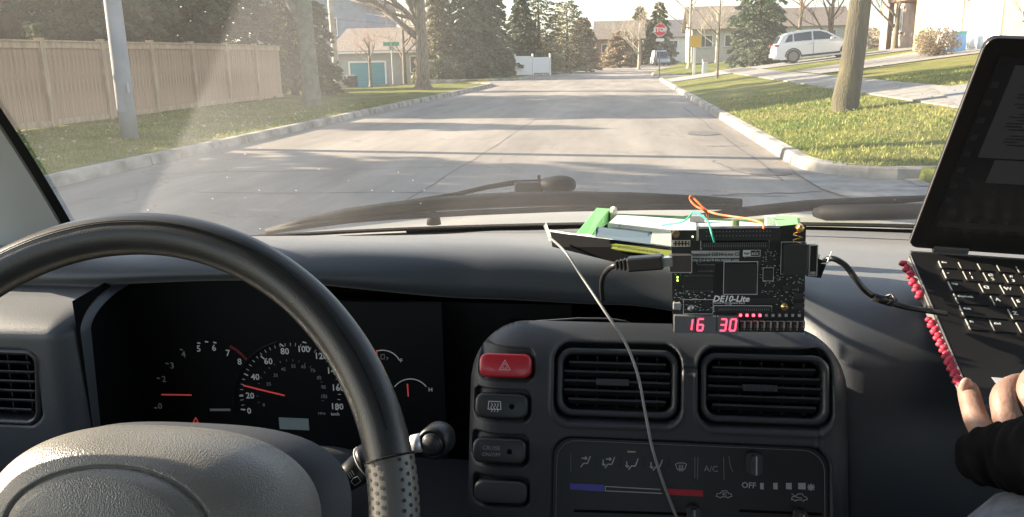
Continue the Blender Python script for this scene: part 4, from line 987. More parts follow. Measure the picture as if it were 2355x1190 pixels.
# seats (behind and beside the camera)
for x in (-.36, .40):
    st = thing('front_seat', 'dark cloth %s seat of the car' % ('driver' if x < 0 else 'passenger'), 'seat', (x, -.3, .4))
    obj('cushion', MB().box((x, -.22, .62), (.50, .52, .16)), M_seat, st, bevel=.04)
    obj('backrest', MB().box((x, -.56, .93), (.48, .14, .62), Matrix.Rotation(radians(12), 3, 'X')), M_seat, st, bevel=.05)
    obj('base', MB().box((x, -.22, .44), (.42, .45, .19)), M_cav, st)

# ---- wipers lie on the outside of the glass
def wiper(lab, blade, arm, hub=None, pts2=None):
    t = thing('wiper', lab, 'wiper', blade[0])
    return t
def off(p, n=(0, .03, .02)): return p
w1 = thing('windscreen_wiper', 'long black wiper resting along the base of the glass, in the middle', 'wiper', P(1200, 480, 1.23))
def Pl(l, Y): return [P(a, b, Y if not isinstance(Y, (list, tuple)) else lerp(Y[0], Y[1], i / (len(l) - 1))) for i, (a, b) in enumerate(l)]
# rubber blade
obj('blade', MB().tube(Pl([(612, 534), (700, 521), (800, 508), (900, 500), (1100, 489), (1300, 481), (1500, 477), (1700, 476)], (1.17, 1.22)), .0045, 8), M_rubber, w1, sm=True)
obj('spine', MB().tube(Pl([(610, 531), (700, 512), (800, 494), (900, 481), (1000, 470), (1150, 461), (1300, 457), (1450, 458), (1600, 463), (1705, 468)], (1.18, 1.24)), [.003, .008, .0105, .011, .0115, .012, .0115, .0105, .009, .007], 8), M_rubber, w1, sm=True)
# arm
obj('arm', MB().tube(Pl([(740, 508), (850, 483), (950, 463), (1050, 447), (1120, 431), (1180, 421), (1250, 420)], (1.20, 1.26)), [.0025, .003, .0032, .0036, .004, .0045, .005], 8), M_rubber, w1, sm=True)
obj('arm_clip', MB().box(P(1217, 434, 1.25), (.045, .02, .022)), M_gloss, w1, bevel=.003)
obj('arm_head', MB().blob(P(1283, 425, 1.25) , (.029, .022, .0145), 3, .1, 20, 12), M_rubber, w1, sm=True)
obj('hook', MB().box(P(1180, 446, 1.245), (.012, .012, .008)).box(P(1240, 409, 1.255), (.004, .012, .010)), M_gloss, w1)
w2 = thing('windscreen_wiper', 'second wiper at the far side, running behind the laptop lid', 'wiper', P(2000, 480, 1.2))
obj('arm', MB().tube(Pl([(1878, 489), (1900, 490), (2000, 489), (2130, 486), (2355, 478)], (1.2, 1.12)), [.008, .0115, .0115, .011, .011], 8), M_rubber, w2, sm=True)
obj('blade', MB().tube(Pl([(1540, 507), (1700, 489), (1850, 474), (2000, 465), (2120, 457), (2355, 440)], (1.235, 1.17)), [.003, .008, .0085, .0075, .0045, .004], 8), M_rubber, w2, sm=True)
# ================================================================ DASHBOARD
dash = thing('dashboard', 'dark grey dashboard with instrument cowl, centre console and round shouldered top', 'dashboard', (0, .9, 1.0))
# cross sections (Y, z), same number of points; x positions
def sec_interp(x):
    K = [(-.86, [(1.02, 1.10), (.97, 1.115), (.92, 1.125), (.88, 1.132), (.85, 1.134), (.81, 1.130), (.785, 1.118), (.780, 1.106), (.80, 1.096), (.86, 1.090)]),
         (-.62, [(1.06, 1.10), (1.00, 1.120), (.94, 1.135), (.89, 1.144), (.85, 1.148), (.81, 1.145), (.785, 1.134), (.780, 1.122), (.80, 1.112), (.86, 1.106)]),
         (-.40, [(1.12, 1.092), (1.05, 1.115), (.97, 1.133), (.905, 1.146), (.86, 1.152), (.82, 1.151), (.795, 1.140), (.788, 1.128), (.81, 1.118), (.87, 1.112)]),
         (-.155, [(1.17, 1.100), (1.07, 1.117), (.99, 1.130), (.94, 1.137), (.90, 1.139), (.868, 1.132), (.855, 1.116), (.852, 1.098), (.862, 1.086), (.91, 1.082)]),
         (.00, [(1.18, 1.104), (1.08, 1.115), (.99, 1.125), (.94, 1.130), (.90, 1.131), (.870, 1.124), (.857, 1.108), (.854, 1.092), (.862, 1.082), (.91, 1.078)]),
         (.14, [(1.175, 1.106), (1.08, 1.112), (.98, 1.120), (.92, 1.124), (.885, 1.123), (.855, 1.114), (.838, 1.098), (.832, 1.084), (.84, 1.074), (.89, 1.070)]),
         (.22, [(1.17, 1.108), (1.08, 1.112), (.98, 1.117), (.90, 1.118), (.84, 1.114), (.79, 1.102), (.750, 1.070), (.722, 1.010), (.705, .93), (.69, .80)]),
         (.34, [(1.15, 1.112), (1.07, 1.112), (.98, 1.116), (.90, 1.116), (.84, 1.112), (.79, 1.100), (.752, 1.066), (.728, 1.00), (.715, .92), (.70, .80)]),
         (.86, [(1.02, 1.125), (.97, 1.13), (.92, 1.128), (.88, 1.124), (.83, 1.116), (.78, 1.10), (.75, 1.066), (.73, 1.0), (.72, .92), (.70, .80)])]
    for (a, A), (b, B) in zip(K, K[1:]):
        if x <= b or b == K[-1][0]:
            t = smooth(a, b, x); return [(lerp(p[0], q[0], t), lerp(p[1], q[1], t)) for p, q in zip(A, B)]
def catmull(pts, t):
    n = len(pts) - 1; f = min(t * n, n - 1e-6); i = int(f); u = f - i
    p0, p1, p2, p3 = pts[max(i - 1, 0)], pts[i], pts[i + 1], pts[min(i + 2, n)]
    return [0.5 * (2 * b + (c - a) * u + (2 * a - 5 * b + 4 * c - d) * u * u + (3 * b - a - 3 * c + d) * u ** 3) for a, b, c, d in zip(p0, p1, p2, p3)]
def pad(u, v):
    x = lerp(-.86, .86, u); y, z = catmull(sec_interp(x), v); return Vector((x, y, z))
obj('dash_pad', MB().grid(pad, 172, 54, flip=True), M_dash, dash, sm=True)
# demister strip and the long vent lip near the glass
dm = MB()
for k in range(44):
    x = -.52 + k * .024
    if x > .52: break
    b = ws_base(x); dm.box((x, b.y - .075, b.z + .0045), (.016, .010, .004))
obj('demister_lip', MB().grid(lambda u, v: Vector((lerp(-.30, .60, u), ws_base(lerp(-.3, .6, u)).y - .055 - .006 * sin(pi * v), 1.115 + .006 * sin(pi * v) + .016 * lerp(-.3, .6, u))), 40, 6), M_dash2, dash, sm=True)

def smooth_line(pts, n=6):
    return [Vector(catmull([tuple(p) for p in pts], k / (n * (len(pts) - 1)))) for k in range(n * (len(pts) - 1) + 1)]
# ---- centre console: one pressed face with recesses
def rr_sd(x, z, cx, cz, hw, hh, r):
    qx, qz = abs(x - cx) - hw + r, abs(z - cz) - hh + r
    return -(sqrt(max(qx, 0) ** 2 + max(qz, 0) ** 2) + min(max(qx, qz), 0) - r)      # positive inside
def yc(z): return .712 - .34 * (1.108 - z)
def on_face(px, py, extra=0.0):
    """point of the console face seen through a photograph pixel"""
    Y = .70
    for _ in range(12):
        p = P(px, py, Y); Y = yc(p.z) - extra
    return P(px, py, Y)
TILT = math.atan(.34)
def rect_on_face(x0, y0, x1, y1):
    a, b = on_face(x0, (y0 + y1) / 2), on_face(x1, (y0 + y1) / 2); c, d = on_face((x0 + x1) / 2, y0), on_face((x0 + x1) / 2, y1)
    return ((a.x + b.x) / 2, (c.z + d.z) / 2, (b.x - a.x) / 2, (c.z - d.z) / 2)
VENTS = [rect_on_face(1278, 804, 1562, 972), rect_on_face(1611, 816, 1912, 987)]
BTN = [rect_on_face(1103, 812, 1223, 870), rect_on_face(1093, 904, 1214, 964), rect_on_face(1087, 1007, 1210, 1067), rect_on_face(1090, 1105, 1212, 1160)]
CLIM = rect_on_face(1262, 1016, 1916, 1420)
bl, br_ = on_face(1068, 1000), on_face(1968, 1000); top_z = on_face(1500, 768).z
CONS = ((bl.x + br_.x) / 2, (top_z + .62) / 2, (br_.x - bl.x) / 2, (top_z - .62) / 2)
def console_y(x, z):
    y = yc(z); d = rr_sd(x, z, *CONS, .055)
    if d < .032:
        t = max(0, d) / .032; y += .030 * (1 - sqrt(max(0, 1 - (1 - t) ** 2)))
    if d < 0: y += -d * 2.5
    if .027 < d < .034 and x > CONS[0]: y += .0025 * sin(pi * (d - .027) / .007)
    for (cx, cz, hw, hh) in VENTS:
        e = rr_sd(x, z, cx, cz, hw + .003, hh + .003, .016)
        if e > 0: y += .030 * smooth(0, .004, e)
        elif e > -.004: y -= .0015 * smooth(-.004, 0, e)
    for (cx, cz, hw, hh) in BTN:
        e = rr_sd(x, z, cx, cz, hw + .0028, hh + .0028, .008)
        if e > 0: y += .008 * smooth(0, .0015, e)
    e = rr_sd(x, z, *CLIM, .02)
    if e > 0: y += .006 * smooth(0, .003, e)
    elif e > -.003: y -= .0008 * smooth(-.003, 0, e)
    return y
def console(u, v):
    x = lerp(CONS[0] - CONS[2] - .03, CONS[0] + CONS[2] + .03, u); z = lerp(.86, top_z + .03, v); return Vector((x, console_y(x, z), z if z < top_z - .0 else top_z + (z - top_z) * .0 + .0)) if False else Vector((x, console_y(x, z), z))
def console2(u, v):
    x = lerp(CONS[0] - CONS[2] - .012, CONS[0] + CONS[2] + .012, u); z = lerp(.86, top_z + .012, v); r = .055
    dx, dz = x - CONS[0], z - CONS[1]; bx_, bz_ = CONS[2] - r, CONS[3] - r
    ax_, az_ = max(abs(dx) - bx_, 0), max(abs(dz) - bz_, 0); L_ = sqrt(ax_ * ax_ + az_ * az_)
    if L_ > r: ax_, az_ = ax_ * r / L_, az_ * r / L_
    x = CONS[0] + math.copysign(min(abs(dx), bx_) + ax_, dx); z = CONS[1] + math.copysign(min(abs(dz), bz_) + az_, dz)
    p = Vector((x, console_y(x, z), z))
    return p
cmb = MB().grid(console2, 240, 150)
def _keep(f):
    for i in f:
        if rr_sd(cmb.v[i][0], cmb.v[i][2], *CONS, .055) < -.0035: return False
    return True
obj('console', cmb, M_dash2, dash, sm=True)
obj('console_lower', MB().bx((CONS[0] - CONS[2] + .012, .66, .40), (CONS[0] + CONS[2] - .012, .9, .855)), M_dash2, dash)
# storage pocket behind the console top edge
zt = top_z
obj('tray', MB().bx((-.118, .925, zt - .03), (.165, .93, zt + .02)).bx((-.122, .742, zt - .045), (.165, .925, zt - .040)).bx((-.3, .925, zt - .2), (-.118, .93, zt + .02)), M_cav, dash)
mb = MB(); mb.tube([P(1195, 748, .80), P(1230, 740, .80), P(1330, 733, .80), P(1400, 734, .80), P(1440, 740, .80), P(1458, 750, .80)], .0012, 6); obj('tray_lip', mb, M_dash, dash, sm=True)

M_slat = mat('slat_plastic', (.026, .028, .031), .38)
def vent(cx, cz, hw, hh, ns, lean=TILT, name='air_vent', yref=None, skew=0):
    """louvred outlet: surround, tilting slats, cross fins, thumb wheel tab"""
    y0 = yc(cz) + .006 if yref is None else yref
    M = Matrix.Translation((cx, y0, cz)) @ Matrix.Rotation(radians(90) - lean, 4, 'X')
    fr = MB(); o, i_ = ss(2 * hw, 2 * hh, .014, 6), ss(2 * hw - .012, 2 * hh - .012, .010, 6); n = len(o)
    vs = []
    for ring, z in ((o, -.012), (o, .0), ([((a[0] + b[0]) / 2, (a[1] + b[1]) / 2) for a, b in zip(o, i_)], .002), (i_, -.001), (i_, -.022)): vs += [M @ Vector((q[0] + skew * q[1], q[1], z)) for q in ring]
    fr.add(vs, [(r * n + k, r * n + (k + 1) % n, (r + 1) * n + (k + 1) % n, (r + 1) * n + k) for r in range(4) for k in range(n)])
    f = obj(name, fr, M_slat, dash, sm=True)
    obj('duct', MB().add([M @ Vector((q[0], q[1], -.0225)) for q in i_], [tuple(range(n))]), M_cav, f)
    for k in range(ns):
        yy_ = lerp(-hh + .010, hh - .010, (k + .5) / ns); w = hw - .0075 - (0.004 if k in (0, ns - 1) else 0)
        sl = MB(); prof = [(-.009, -.0045), (.0012, .0004), (.0014, .0016), (.0004, .0024), (-.009, -.0022)]
        vs = [M @ Vector((s * w + skew * yy_, yy_ + p[1], p[0] - .003)) for s in (-1, 1) for p in prof]; m5 = 5
        sl.add(vs, [(q, (q + 1) % 5, 5 + (q + 1) % 5, 5 + q) for q in range(5)] + [(4, 3, 2, 1, 0), (5, 6, 7, 8, 9)])
        obj('slat', sl, M_slat, f)
    for k in range(5):
        xx = lerp(-hw, hw, (k + 1) / 6); obj('fin', MB().box(M @ Vector((xx, 0, -.017)), (.0012, .007, 2 * hh - .016), Matrix.Rotation(-lean, 3, 'X')), M_slat, f)
    tb = MB(); yt = lerp(-hh + .010, hh - .010, (ns // 2 + .5) / ns)
    tb.box(M @ Vector((-.004, yt + .001, .0005)), (.030, .006, .0055), Matrix.Rotation(-lean, 3, 'X'))
    for k in range(9): tb.box(M @ Vector((-.017 + k * .0032, yt + .001, .0038)), (.0012, .0012, .0045), Matrix.Rotation(-lean, 3, 'X'))
    obj('tab', tb, M_slat, f)
    return f
vent(*VENTS[0], 5); vent(*VENTS[1], 5)

# ---- buttons
def button(r, m, name, proud=.003):
    cx, cz, hw, hh = r; y0 = yc(cz)
    M = Matrix.Translation((cx, y0, cz)) @ Matrix.Rotation(radians(90) - TILT, 4, 'X'); mb = MB(); vs = []; n = None
    for k, (sc, z) in enumerate(((1.0, -.008), (1.0, proud - .003), (.985, proud - .0012), (.95, proud - .0002), (.86, proud + .0003))):
        o = ss(2 * hw * sc, 2 * hh * sc - (1 - sc) * .006, .0075, 6); n = len(o); vs += [M @ Vector((q[0], q[1], z)) for q in o]
    mb.add(vs, [(q * n + k, q * n + (k + 1) % n, (q + 1) * n + (k + 1) % n, (q + 1) * n + k) for q in range(4) for k in range(n)] + [tuple(4 * n + k for k in range(n))])
    return obj(name, mb, m, dash, sm=True), M @ Matrix.Translation((0, 0, proud + .0004))
M_red = mat('hazard_red', (.42, .018, .028), .32, coat=.3)
M_btn = mat('button_black', (.028, .030, .031), .38)
b0, Mh = button(BTN[0], M_red, 'hazard_button', .0045)
tri = MB(); ribbon(tri, [(-.0052, -.0038), (.0052, -.0038), (0, .0052)], .0006, Mh, True); ribbon(tri, [(-.0027, -.0022), (.0027, -.0022), (0, .0026)], .0005, Mh, True); obj('symbol', tri, mat('pink_print', (.75, .35, .38), .5), b0)
b1, Md = button(BTN[1], M_btn, 'rear_demist_button')
sy = MB(); Ms = Md @ Matrix.Translation((-.006, 0, 0)); ribbon(sy, [(-.006, -.003), (-.0055, .0042), (.0055, .0042), (.006, -.003)], .0007, Ms, True)
for k in (-1, 0, 1): ribbon(sy, [(k * .0028, -.0052), (k * .0028 + .0009, -.0032), (k * .0028 - .0009, -.0012), (k * .0028 + .0009, .0008), (k * .0028, .0026)], .0006, Ms)
obj('symbol', sy, M_print, b1)
def lampdot(b, M, x): obj('indicator', MB().lathe([(.001, .0002), (.0022, .0003), (.0026, -.0002)], M @ Vector((x, 0, 0)), M.to_3x3(), 12), M_cav, b, sm=True)
lampdot(b1, Md, .010)
b2, Mc = button(BTN[2], M_btn, 'cruise_button'); lampdot(b2, Mc, .010)
def text_on(name, s, M, x, y, size, m, parent, **k): return obj(name, text_mesh(s, size, **k), m, parent, M=M @ Matrix.Translation((x, y, .0001)))
M_dimprint = mat('dim_print', (.22, .23, .23), .6)
text_on('lettering', 'CRUISE', Mc, -.007, .0025, .0052, M_dimprint, b2); text_on('lettering', 'ON/OFF', Mc, -.007, -.0035, .0048, M_dimprint, b2)
button(BTN[3], mat('blank_plastic', (.04, .042, .044), .5), 'blanking_plate', .0015)

# ---- climate panel
cx, cz, hw, hh = CLIM
y0 = yc(cz) + .004
Mp = Matrix.Translation((cx, y0, cz)) @ Matrix.Rotation(radians(90) - TILT, 4, 'X')
clim = obj('climate_panel', MB().prism(ss(2 * hw - .006, (2 * hh - .006) / cos(TILT), .018, 6), -.002, 0.0, Mp), M_gloss, dash)
out = ss(2 * hw - .012, (2 * hh - .010) / cos(TILT), .018, 6); obj('outline', ribbon(MB(), out, .0004, Mp @ Matrix.Translation((0, 0, .0002)), True), M_dimprint, clim)
MpI = Mp.inverted()
def on_clim(px, py):
    """local panel coordinates seen through a photograph pixel"""
    o = EYE; d = P(px, py, 1.0) - EYE; nrm = Mp.to_3x3() @ Vector((0, 0, 1)); c0 = Mp @ Vector((0, 0, 0)); t = (c0 - o).dot(nrm) / d.dot(nrm); q = MpI @ (o + d * t); return q.x, q.y
def icon(lines, m, w=.0006, z=.0003):
    mb = MB()
    for ln in lines: ribbon(mb, [on_clim(*q) for q in ln], w, Mp @ Matrix.Translation((0, 0, z)))
    return mb
def filled(poly, m, name, z=.0003):
    q = [on_clim(*p) for p in poly]; obj(name, MB().prism(q[::-1], z, z + .0003, Mp), m, clim)
M_blue = mat('cold_blue', (.085, .075, .36), .6); M_hot = mat('hot_red', (.40, .02, .035), .6); M_ic = mat('icon_grey', (.36, .37, .37), .6)
filled([(1311, 1112), (1389, 1115), (1389, 1131), (1311, 1126)], M_blue, 'cold_bar'); filled([(1537, 1124), (1617, 1128), (1617, 1142), (1537, 1138)], M_hot, 'hot_bar')
obj('scale_bar', icon([[(1392, 1119), (1518, 1126)], [(1392, 1119), (1392, 1129)], [(1392, 1129), (1522, 1135)]], M_ic, .0008), M_ic, clim)
def seat_icon(x, y, up, dn):
    L = [[(x + 10, y - 10), (x + 5, y + 2), (x - 4, y + 2), (x - 10, y + 10)], [(x + 11, y - 14), (x + 11, y - 12)]]
    if up: L += [[(x - 8, y - 10), (x + 3, y - 10)], [(x + 0, y - 13), (x + 4, y - 10), (x, y - 7)]]
    if dn: L += [[(x - 15, y - 8), (x - 14, y + 4)], [(x - 17, y + 1), (x - 13, y + 5), (x - 10, y + 2)]]
    obj('icon', icon(L, M_ic, .0010), M_ic, clim)
seat_icon(1346, 1064, True, False); seat_icon(1402, 1066, True, True); seat_icon(1456, 1070, False, True); seat_icon(1512, 1072, False, True)
x, y = 1566, 1075
obj('icon', icon([[(x - 13, y - 7), (x - 6, y - 10), (x + 6, y - 10), (x + 13, y - 7), (x + 8, y + 5), (x - 8, y + 5), (x - 13, y - 7)], [(x - 4, y - 5), (x - 4, y + 9)], [(x, y - 5), (x, y + 9)], [(x + 4, y - 5), (x + 4, y + 9)]], M_ic, .0006), M_ic, clim)
def ptext(s, px, py, size, m=M_ic, name='lettering', **k):
    a = on_clim(px, py); return obj(name, text_mesh(s, size, **k), m, clim, M=Mp @ Matrix.Translation((a[0], a[1], .0003)) @ Matrix.Rotation(-.0, 4, 'Z'))
ptext('A/C', 1635, 1079, .0075, M_dimprint); ptext('OFF', 1722, 1117, .0072, M_ic, bold=.0001)
for i, (x, w) in enumerate(((1752, 4), (1783, 5), (1814, 6.5), (1844, 8.5))): filled([(x - w, 1111), (x + w, 1111), (x + w, 1126), (x - w, 1125)], M_ic, 'fan_mark')
x, y = 1865, 1121
obj('icon', icon([[(x - 6, y - 5), (x + 6, y + 5)], [(x - 6, y + 5), (x + 6, y - 5)], [(x, y - 7), (x, y + 7)], [(x - 7, y), (x + 7, y)]], M_ic, .0012), M_ic, clim)
def car_icon(x, y, inside):
    L = [[(x - 18, y + 4), (x - 16, y - 2), (x - 9, y - 3), (x - 3, y - 9), (x + 6, y - 9), (x + 11, y - 3), (x + 17, y - 1), (x + 18, y + 4), (x + 12, y + 5), (x + 9, y + 8), (x + 6, y + 5), (x - 6, y + 5), (x - 9, y + 8), (x - 12, y + 5), (x - 18, y + 4)]]
    L += [[(x + 6, y - 4), (x - 2, y - 4), (x - 3, y), (x + 5, y + 1)]] if inside else [[(x - 17, y - 9), (x - 6, y - 1), (x + 6, y + 1)]]
    obj('icon', icon(L, M_ic, .0006), M_ic, clim)
car_icon(1665, 1138, True); car_icon(1838, 1145, False)
obj('seam', icon([[(1313, 1042), (1313, 1085)]], M_ic, .0003), M_dimprint, clim); obj('seam', icon([[(1598, 1052), (1598, 1100)], [(1605, 1052), (1604, 1102)], [(1664, 1052), (1665, 1104)], [(1676, 1050), (1680, 1074), (1686, 1086)]], M_ic, .0004), M_dimprint, clim)
for a in (1371, 1427, 1481, 1538): obj('seam', icon([[(a, 1050), (a, 1075)]], M_ic, .0003), M_cav, clim)
filled([(1443, 1041), (1462, 1041), (1462, 1038), (1443, 1037)], mat('amber_tab', (.35, .33, .22), .6), 'indicator')
def knob(px, py, w=.010, h=.030, nm='slider'):
    a = on_clim(px, py); K = Mp @ Matrix.Translation((a[0], a[1], 0)); mb = MB()
    mb.prism(ss(w, h, .004, 4), 0, .010, K); mb.prism(ss(w * .45, h * .96, .002, 4), .010, .018, K)
    o = obj(nm, mb, M_btn, clim, autosm=True); obj('mark', MB().prism([(-.0006, -h * .45), (.0006, -h * .45), (.0006, h * .45), (-.0006, h * .45)], .0181, .0184, K), M_ic, o)
knob(1732, 1064, .014, .018); knob(1593, 1190, .012, .022); knob(1838, 1200, .012, .022)
for k, (a, b) in enumerate(((1320, 1590), (1700, 1890))): filled([(a, 1172), (b, 1180), (b, 1186), (a, 1178)], M_cav, 'slider_slot', .0001)

# ---- instrument cluster
YCL = .835
clf = MB(); c0, c1 = P(150, 700, YCL), P(1075, 1100, YCL)
cl = obj('instrument_cluster', MB().bx((c0.x - .03, YCL, .88), (-.335, YCL + .006, 1.112)).bx((-.3349, YCL, .88), (-.195, YCL + .006, 1.088)).bx((-.2, YCL + .03, .88), (c1.x + .12, YCL + .036, 1.08)), mat('dial_face', (.006, .006, .0065), .6, spec=.2), dash)
# housing walls
SX = P(190, 850, .712).x
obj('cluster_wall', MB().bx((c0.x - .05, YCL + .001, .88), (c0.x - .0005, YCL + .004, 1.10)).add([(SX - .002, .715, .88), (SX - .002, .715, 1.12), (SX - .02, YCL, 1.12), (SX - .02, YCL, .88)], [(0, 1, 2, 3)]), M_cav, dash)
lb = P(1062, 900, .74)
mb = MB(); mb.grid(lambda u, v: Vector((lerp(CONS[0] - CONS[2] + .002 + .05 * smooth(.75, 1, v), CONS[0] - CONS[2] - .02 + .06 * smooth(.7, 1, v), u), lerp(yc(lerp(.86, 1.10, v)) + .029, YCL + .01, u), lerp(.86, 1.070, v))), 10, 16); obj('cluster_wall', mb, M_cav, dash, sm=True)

obj('cluster_shelf', MB().grid(lambda u, v: Vector((lerp(c0.x - .02, -.13, u), lerp(.70, YCL + .002, v), .880 + .016 * v + .006 * sin(pi * u))), 16, 4), M_dash2, dash, sm=True)
def Pc(px, py, e=.0012): return P(px, py, YCL - e)
def ctext(s, px, py, pxh, m=M_glow, bold=.0, nm='numeral', shear=0):
    sz = pxh / F_PX * YCL * 1.38 * 1.03; return text_at(nm, s, Pc(px, py), sz, m, cl, bold=bold, shear=shear)
for s, x, y in (('0', 368, 935), ('1', 366, 900), ('2', 377, 873), ('3', 396, 842), ('4', 422, 816), ('5', 457, 803), ('6', 492, 801), ('7', 524, 813), ('8', 551, 833)):
    if s == '1': continue
    ctext(s, x, y, 17, M_glow if s in '5678' else M_glow2, .00005)
for s, x, y in (('0', 573, 946), ('20', 575, 911), ('40', 587, 868), ('60', 617, 832), ('80', 655, 809), ('100', 698, 804), ('120', 738, 820), ('140', 766, 854), ('160', 777, 893), ('180', 775, 936)): ctext(s, x, y, 16.5, M_glow, .00012)
for s, x, y in (('0', 607, 932), ('25', 618, 884), ('35', 634, 864), ('45', 652, 850), ('55', 675, 843), ('65', 698, 844), ('75', 719, 853), ('85', 734, 870), ('95', 744, 891), ('105', 745, 913)): ctext(s, x, y, 9, M_glow2)
ctext('km/h', 771, 953, 8); ctext('MPH', 740, 952, 7, M_glow2); ctext('F', 923, 830, 10); ctext('H', 990, 897, 11); ctext('EXMANUAL', 508, 943, 7, M_glow2) if False else None
def Cl(pts, w, m, nm='mark'):
    mb = MB()
    for a, b in zip(pts, pts[1:]):
        A, B = Pc(*a), Pc(*b); d = (B - A); L = d.length
        if L < 1e-6: continue
        mb.box((A + B) / 2, (L + w * .4, .0004, w), Matrix.Rotation(-atan2(d.z, d.x), 3, 'Y'))
    return obj(nm, mb, m, cl)
# tick marks round the two big dials
sc_ = [(558, 942), (555, 911), (566, 860), (604, 822), (648, 793), (700, 789)]
for k, (x, y) in enumerate(sc_): Cl([(x - 4, y - 2 if k > 2 else y), (x + 4, y + 4 if 1 < k < 5 else y)], .0012, M_glow, 'tick')
tk = MB()
for k in range(37):
    a = radians(200 - k * 6.1); cxp, cyp, R_ = 668, 905, 116
    p, q = Pc(cxp + R_ * cos(a), cyp - R_ * sin(a)), Pc(cxp + (R_ - 7) * cos(a), cyp - (R_ - 7) * sin(a)); tk.tube([p, q], .0003, 4)
obj('scale', tk, M_glow, cl)
tk = MB()
for k in range(20):
    a = radians(196 - k * 11); p, q = Pc(668 + 78 * cos(a), 905 - 78 * sin(a)), Pc(668 + 74 * cos(a), 905 - 74 * sin(a)); tk.tube([p, q], .0003, 4)
obj('scale', tk, M_glow2, cl)
for x, y in ((364, 870), (384, 836), (417, 804), (457, 789), (475, 786), (494, 788), (358, 938)): Cl([(x - 3, y), (x + 3, y + 1)], .0014, M_glow2 if x < 450 else M_glow, 'tick')
Cl([(530, 797), (545, 806), (558, 818), (568, 828)], .0035, mat('redline', (.22, .02, .03), .6), 'redline')
for k in range(9): Cl([(484 + k * 5.2, 943), (487 + k * 5.2, 943)], .0030, M_glow2, 'odometer_digit')
Cl([(440, 909), (372, 908)], .0016, M_needle, 'needle'); Cl([(654, 910), (600, 897), (560, 887)], .0018, M_needle, 'needle')
Cl([(867, 821), (866, 806)], .0013, M_needle, 'needle'); Cl([(939, 912), (937, 884)], .0015, M_needle, 'needle')
def arcpx(c, r, a0, a1, n=14, ky=1): return [(c[0] + r * cos(radians(lerp(a0, a1, i / n))), c[1] - ky * r * sin(radians(lerp(a0, a1, i / n)))) for i in range(n + 1)]
Cl(arcpx((880, 850), 44, 105, 28), .0010, M_glow, 'arc'); Cl(arcpx((944, 918), 46, 142, 38), .0010, M_glow, 'arc')
Cl([(876, 826), (876, 816), (884, 816), (884, 826), (876, 826)], .0006, M_glow2, 'icon'); Cl([(888, 822), (893, 824), (889, 828)], .0006, M_glow2, 'icon')
lcd = MB(); a, b = Pc(641, 961), Pc(711, 990); lcd.bx((a.x, YCL - .0014, b.z), (b.x, YCL - .0004, a.z)); obj('trip_display', lcd, mat('lcd_grey', (.16, .19, .20), .35, emit=(.5, .65, .68), es=.015), cl)
Cl([(444, 972), (450, 961), (456, 972), (444, 972)], .0012, M_needle, 'warning_lamp')
obj('cover_ring', MB().tube([Pc(*q, .004) for q in arcpx((668, 915), 132, 195, 100, 20)], .0008, 6), M_gloss, cl, sm=True)

# ---- left side panel with its vent
def left_face(u, v):
    x = lerp(-.90, SX, u); z = lerp(.84, 1.115, v); y = .705 - .15 * (1.1 - z) * .5
    d = (SX - x)
    if z > 1.082: y += .085 * (1 - sqrt(max(0, 1 - min(1, (z - 1.082) / .030) ** 2)))
    if d < .03: y += .03 * (1 - sqrt(max(0, 1 - (1 - d / .03) ** 2)))
    e = rr_sd(x, z, *LV, .018)
    if e > 0: y += .03 * smooth(0, .004, e)
    return Vector((x, y, z))
a, b = P(-190, 800, .70), P(106, 978, .70); LV = ((a.x + b.x) / 2, (a.z + b.z) / 2, (b.x - a.x) / 2, (a.z - b.z) / 2)
obj('side_panel', MB().grid(left_face, 110, 100), M_dash, dash, sm=True)
vent(LV[0], LV[1], LV[2], LV[3], 6, lean=.07, yref=.700, skew=.1)
# knee panel below the cluster
obj('knee_panel', MB().grid(lambda u, v: Vector((lerp(-.88, CONS[0] - CONS[2] + .01, u), .70 + .05 * v + .02 * cos(pi * u), lerp(.918, .55, v))), 12, 6), M_dash2, dash, sm=True)
# ================================================================ STEERING WHEEL
WC = Vector((-.2955, .376, 1.0925)); WT = .4795; RW, RT = .1755, .0126
e1 = Vector((1, 0, 0)); nW = Vector((0, -cos(WT), sin(WT))); e2 = Vector((0, sin(WT), cos(WT)))
MWH = Matrix(((e1.x, e2.x, nW.x, WC.x), (e1.y, e2.y, nW.y, WC.y), (e1.z, e2.z, nW.z, WC.z), (0, 0, 0, 1)))
wheel = thing('steering_wheel', 'large black leather steering wheel with perforated grips and a grey padded hub', 'steering wheel', M=MWH.copy())
def torus(a0, a1, r, n=120, k=20, wob_=0.0):
    mb = MB()
    def fn(u, v):
        a = radians(lerp(a0, a1, u)); b = 2 * pi * v; c = Vector((cos(a), sin(a), 0)); rr = r * (1 + wob_ * mnoise.noise(Vector((a * 6, b, 0))))
        flat = 1.0 + .05 * cos(2 * b); return c * RW + (c * cos(b) + Vector((0, 0, 1)) * sin(b)) * rr * flat
    return mb.grid(fn, n, k, flip=True)
obj('rim', torus(15.5, 164.5, RT, 150, 24, .012), M_rim, wheel, sm=True, world=False)
obj('rim', torus(205, 335, RT, 90, 20, .012), M_rim, wheel, sm=True, world=False)
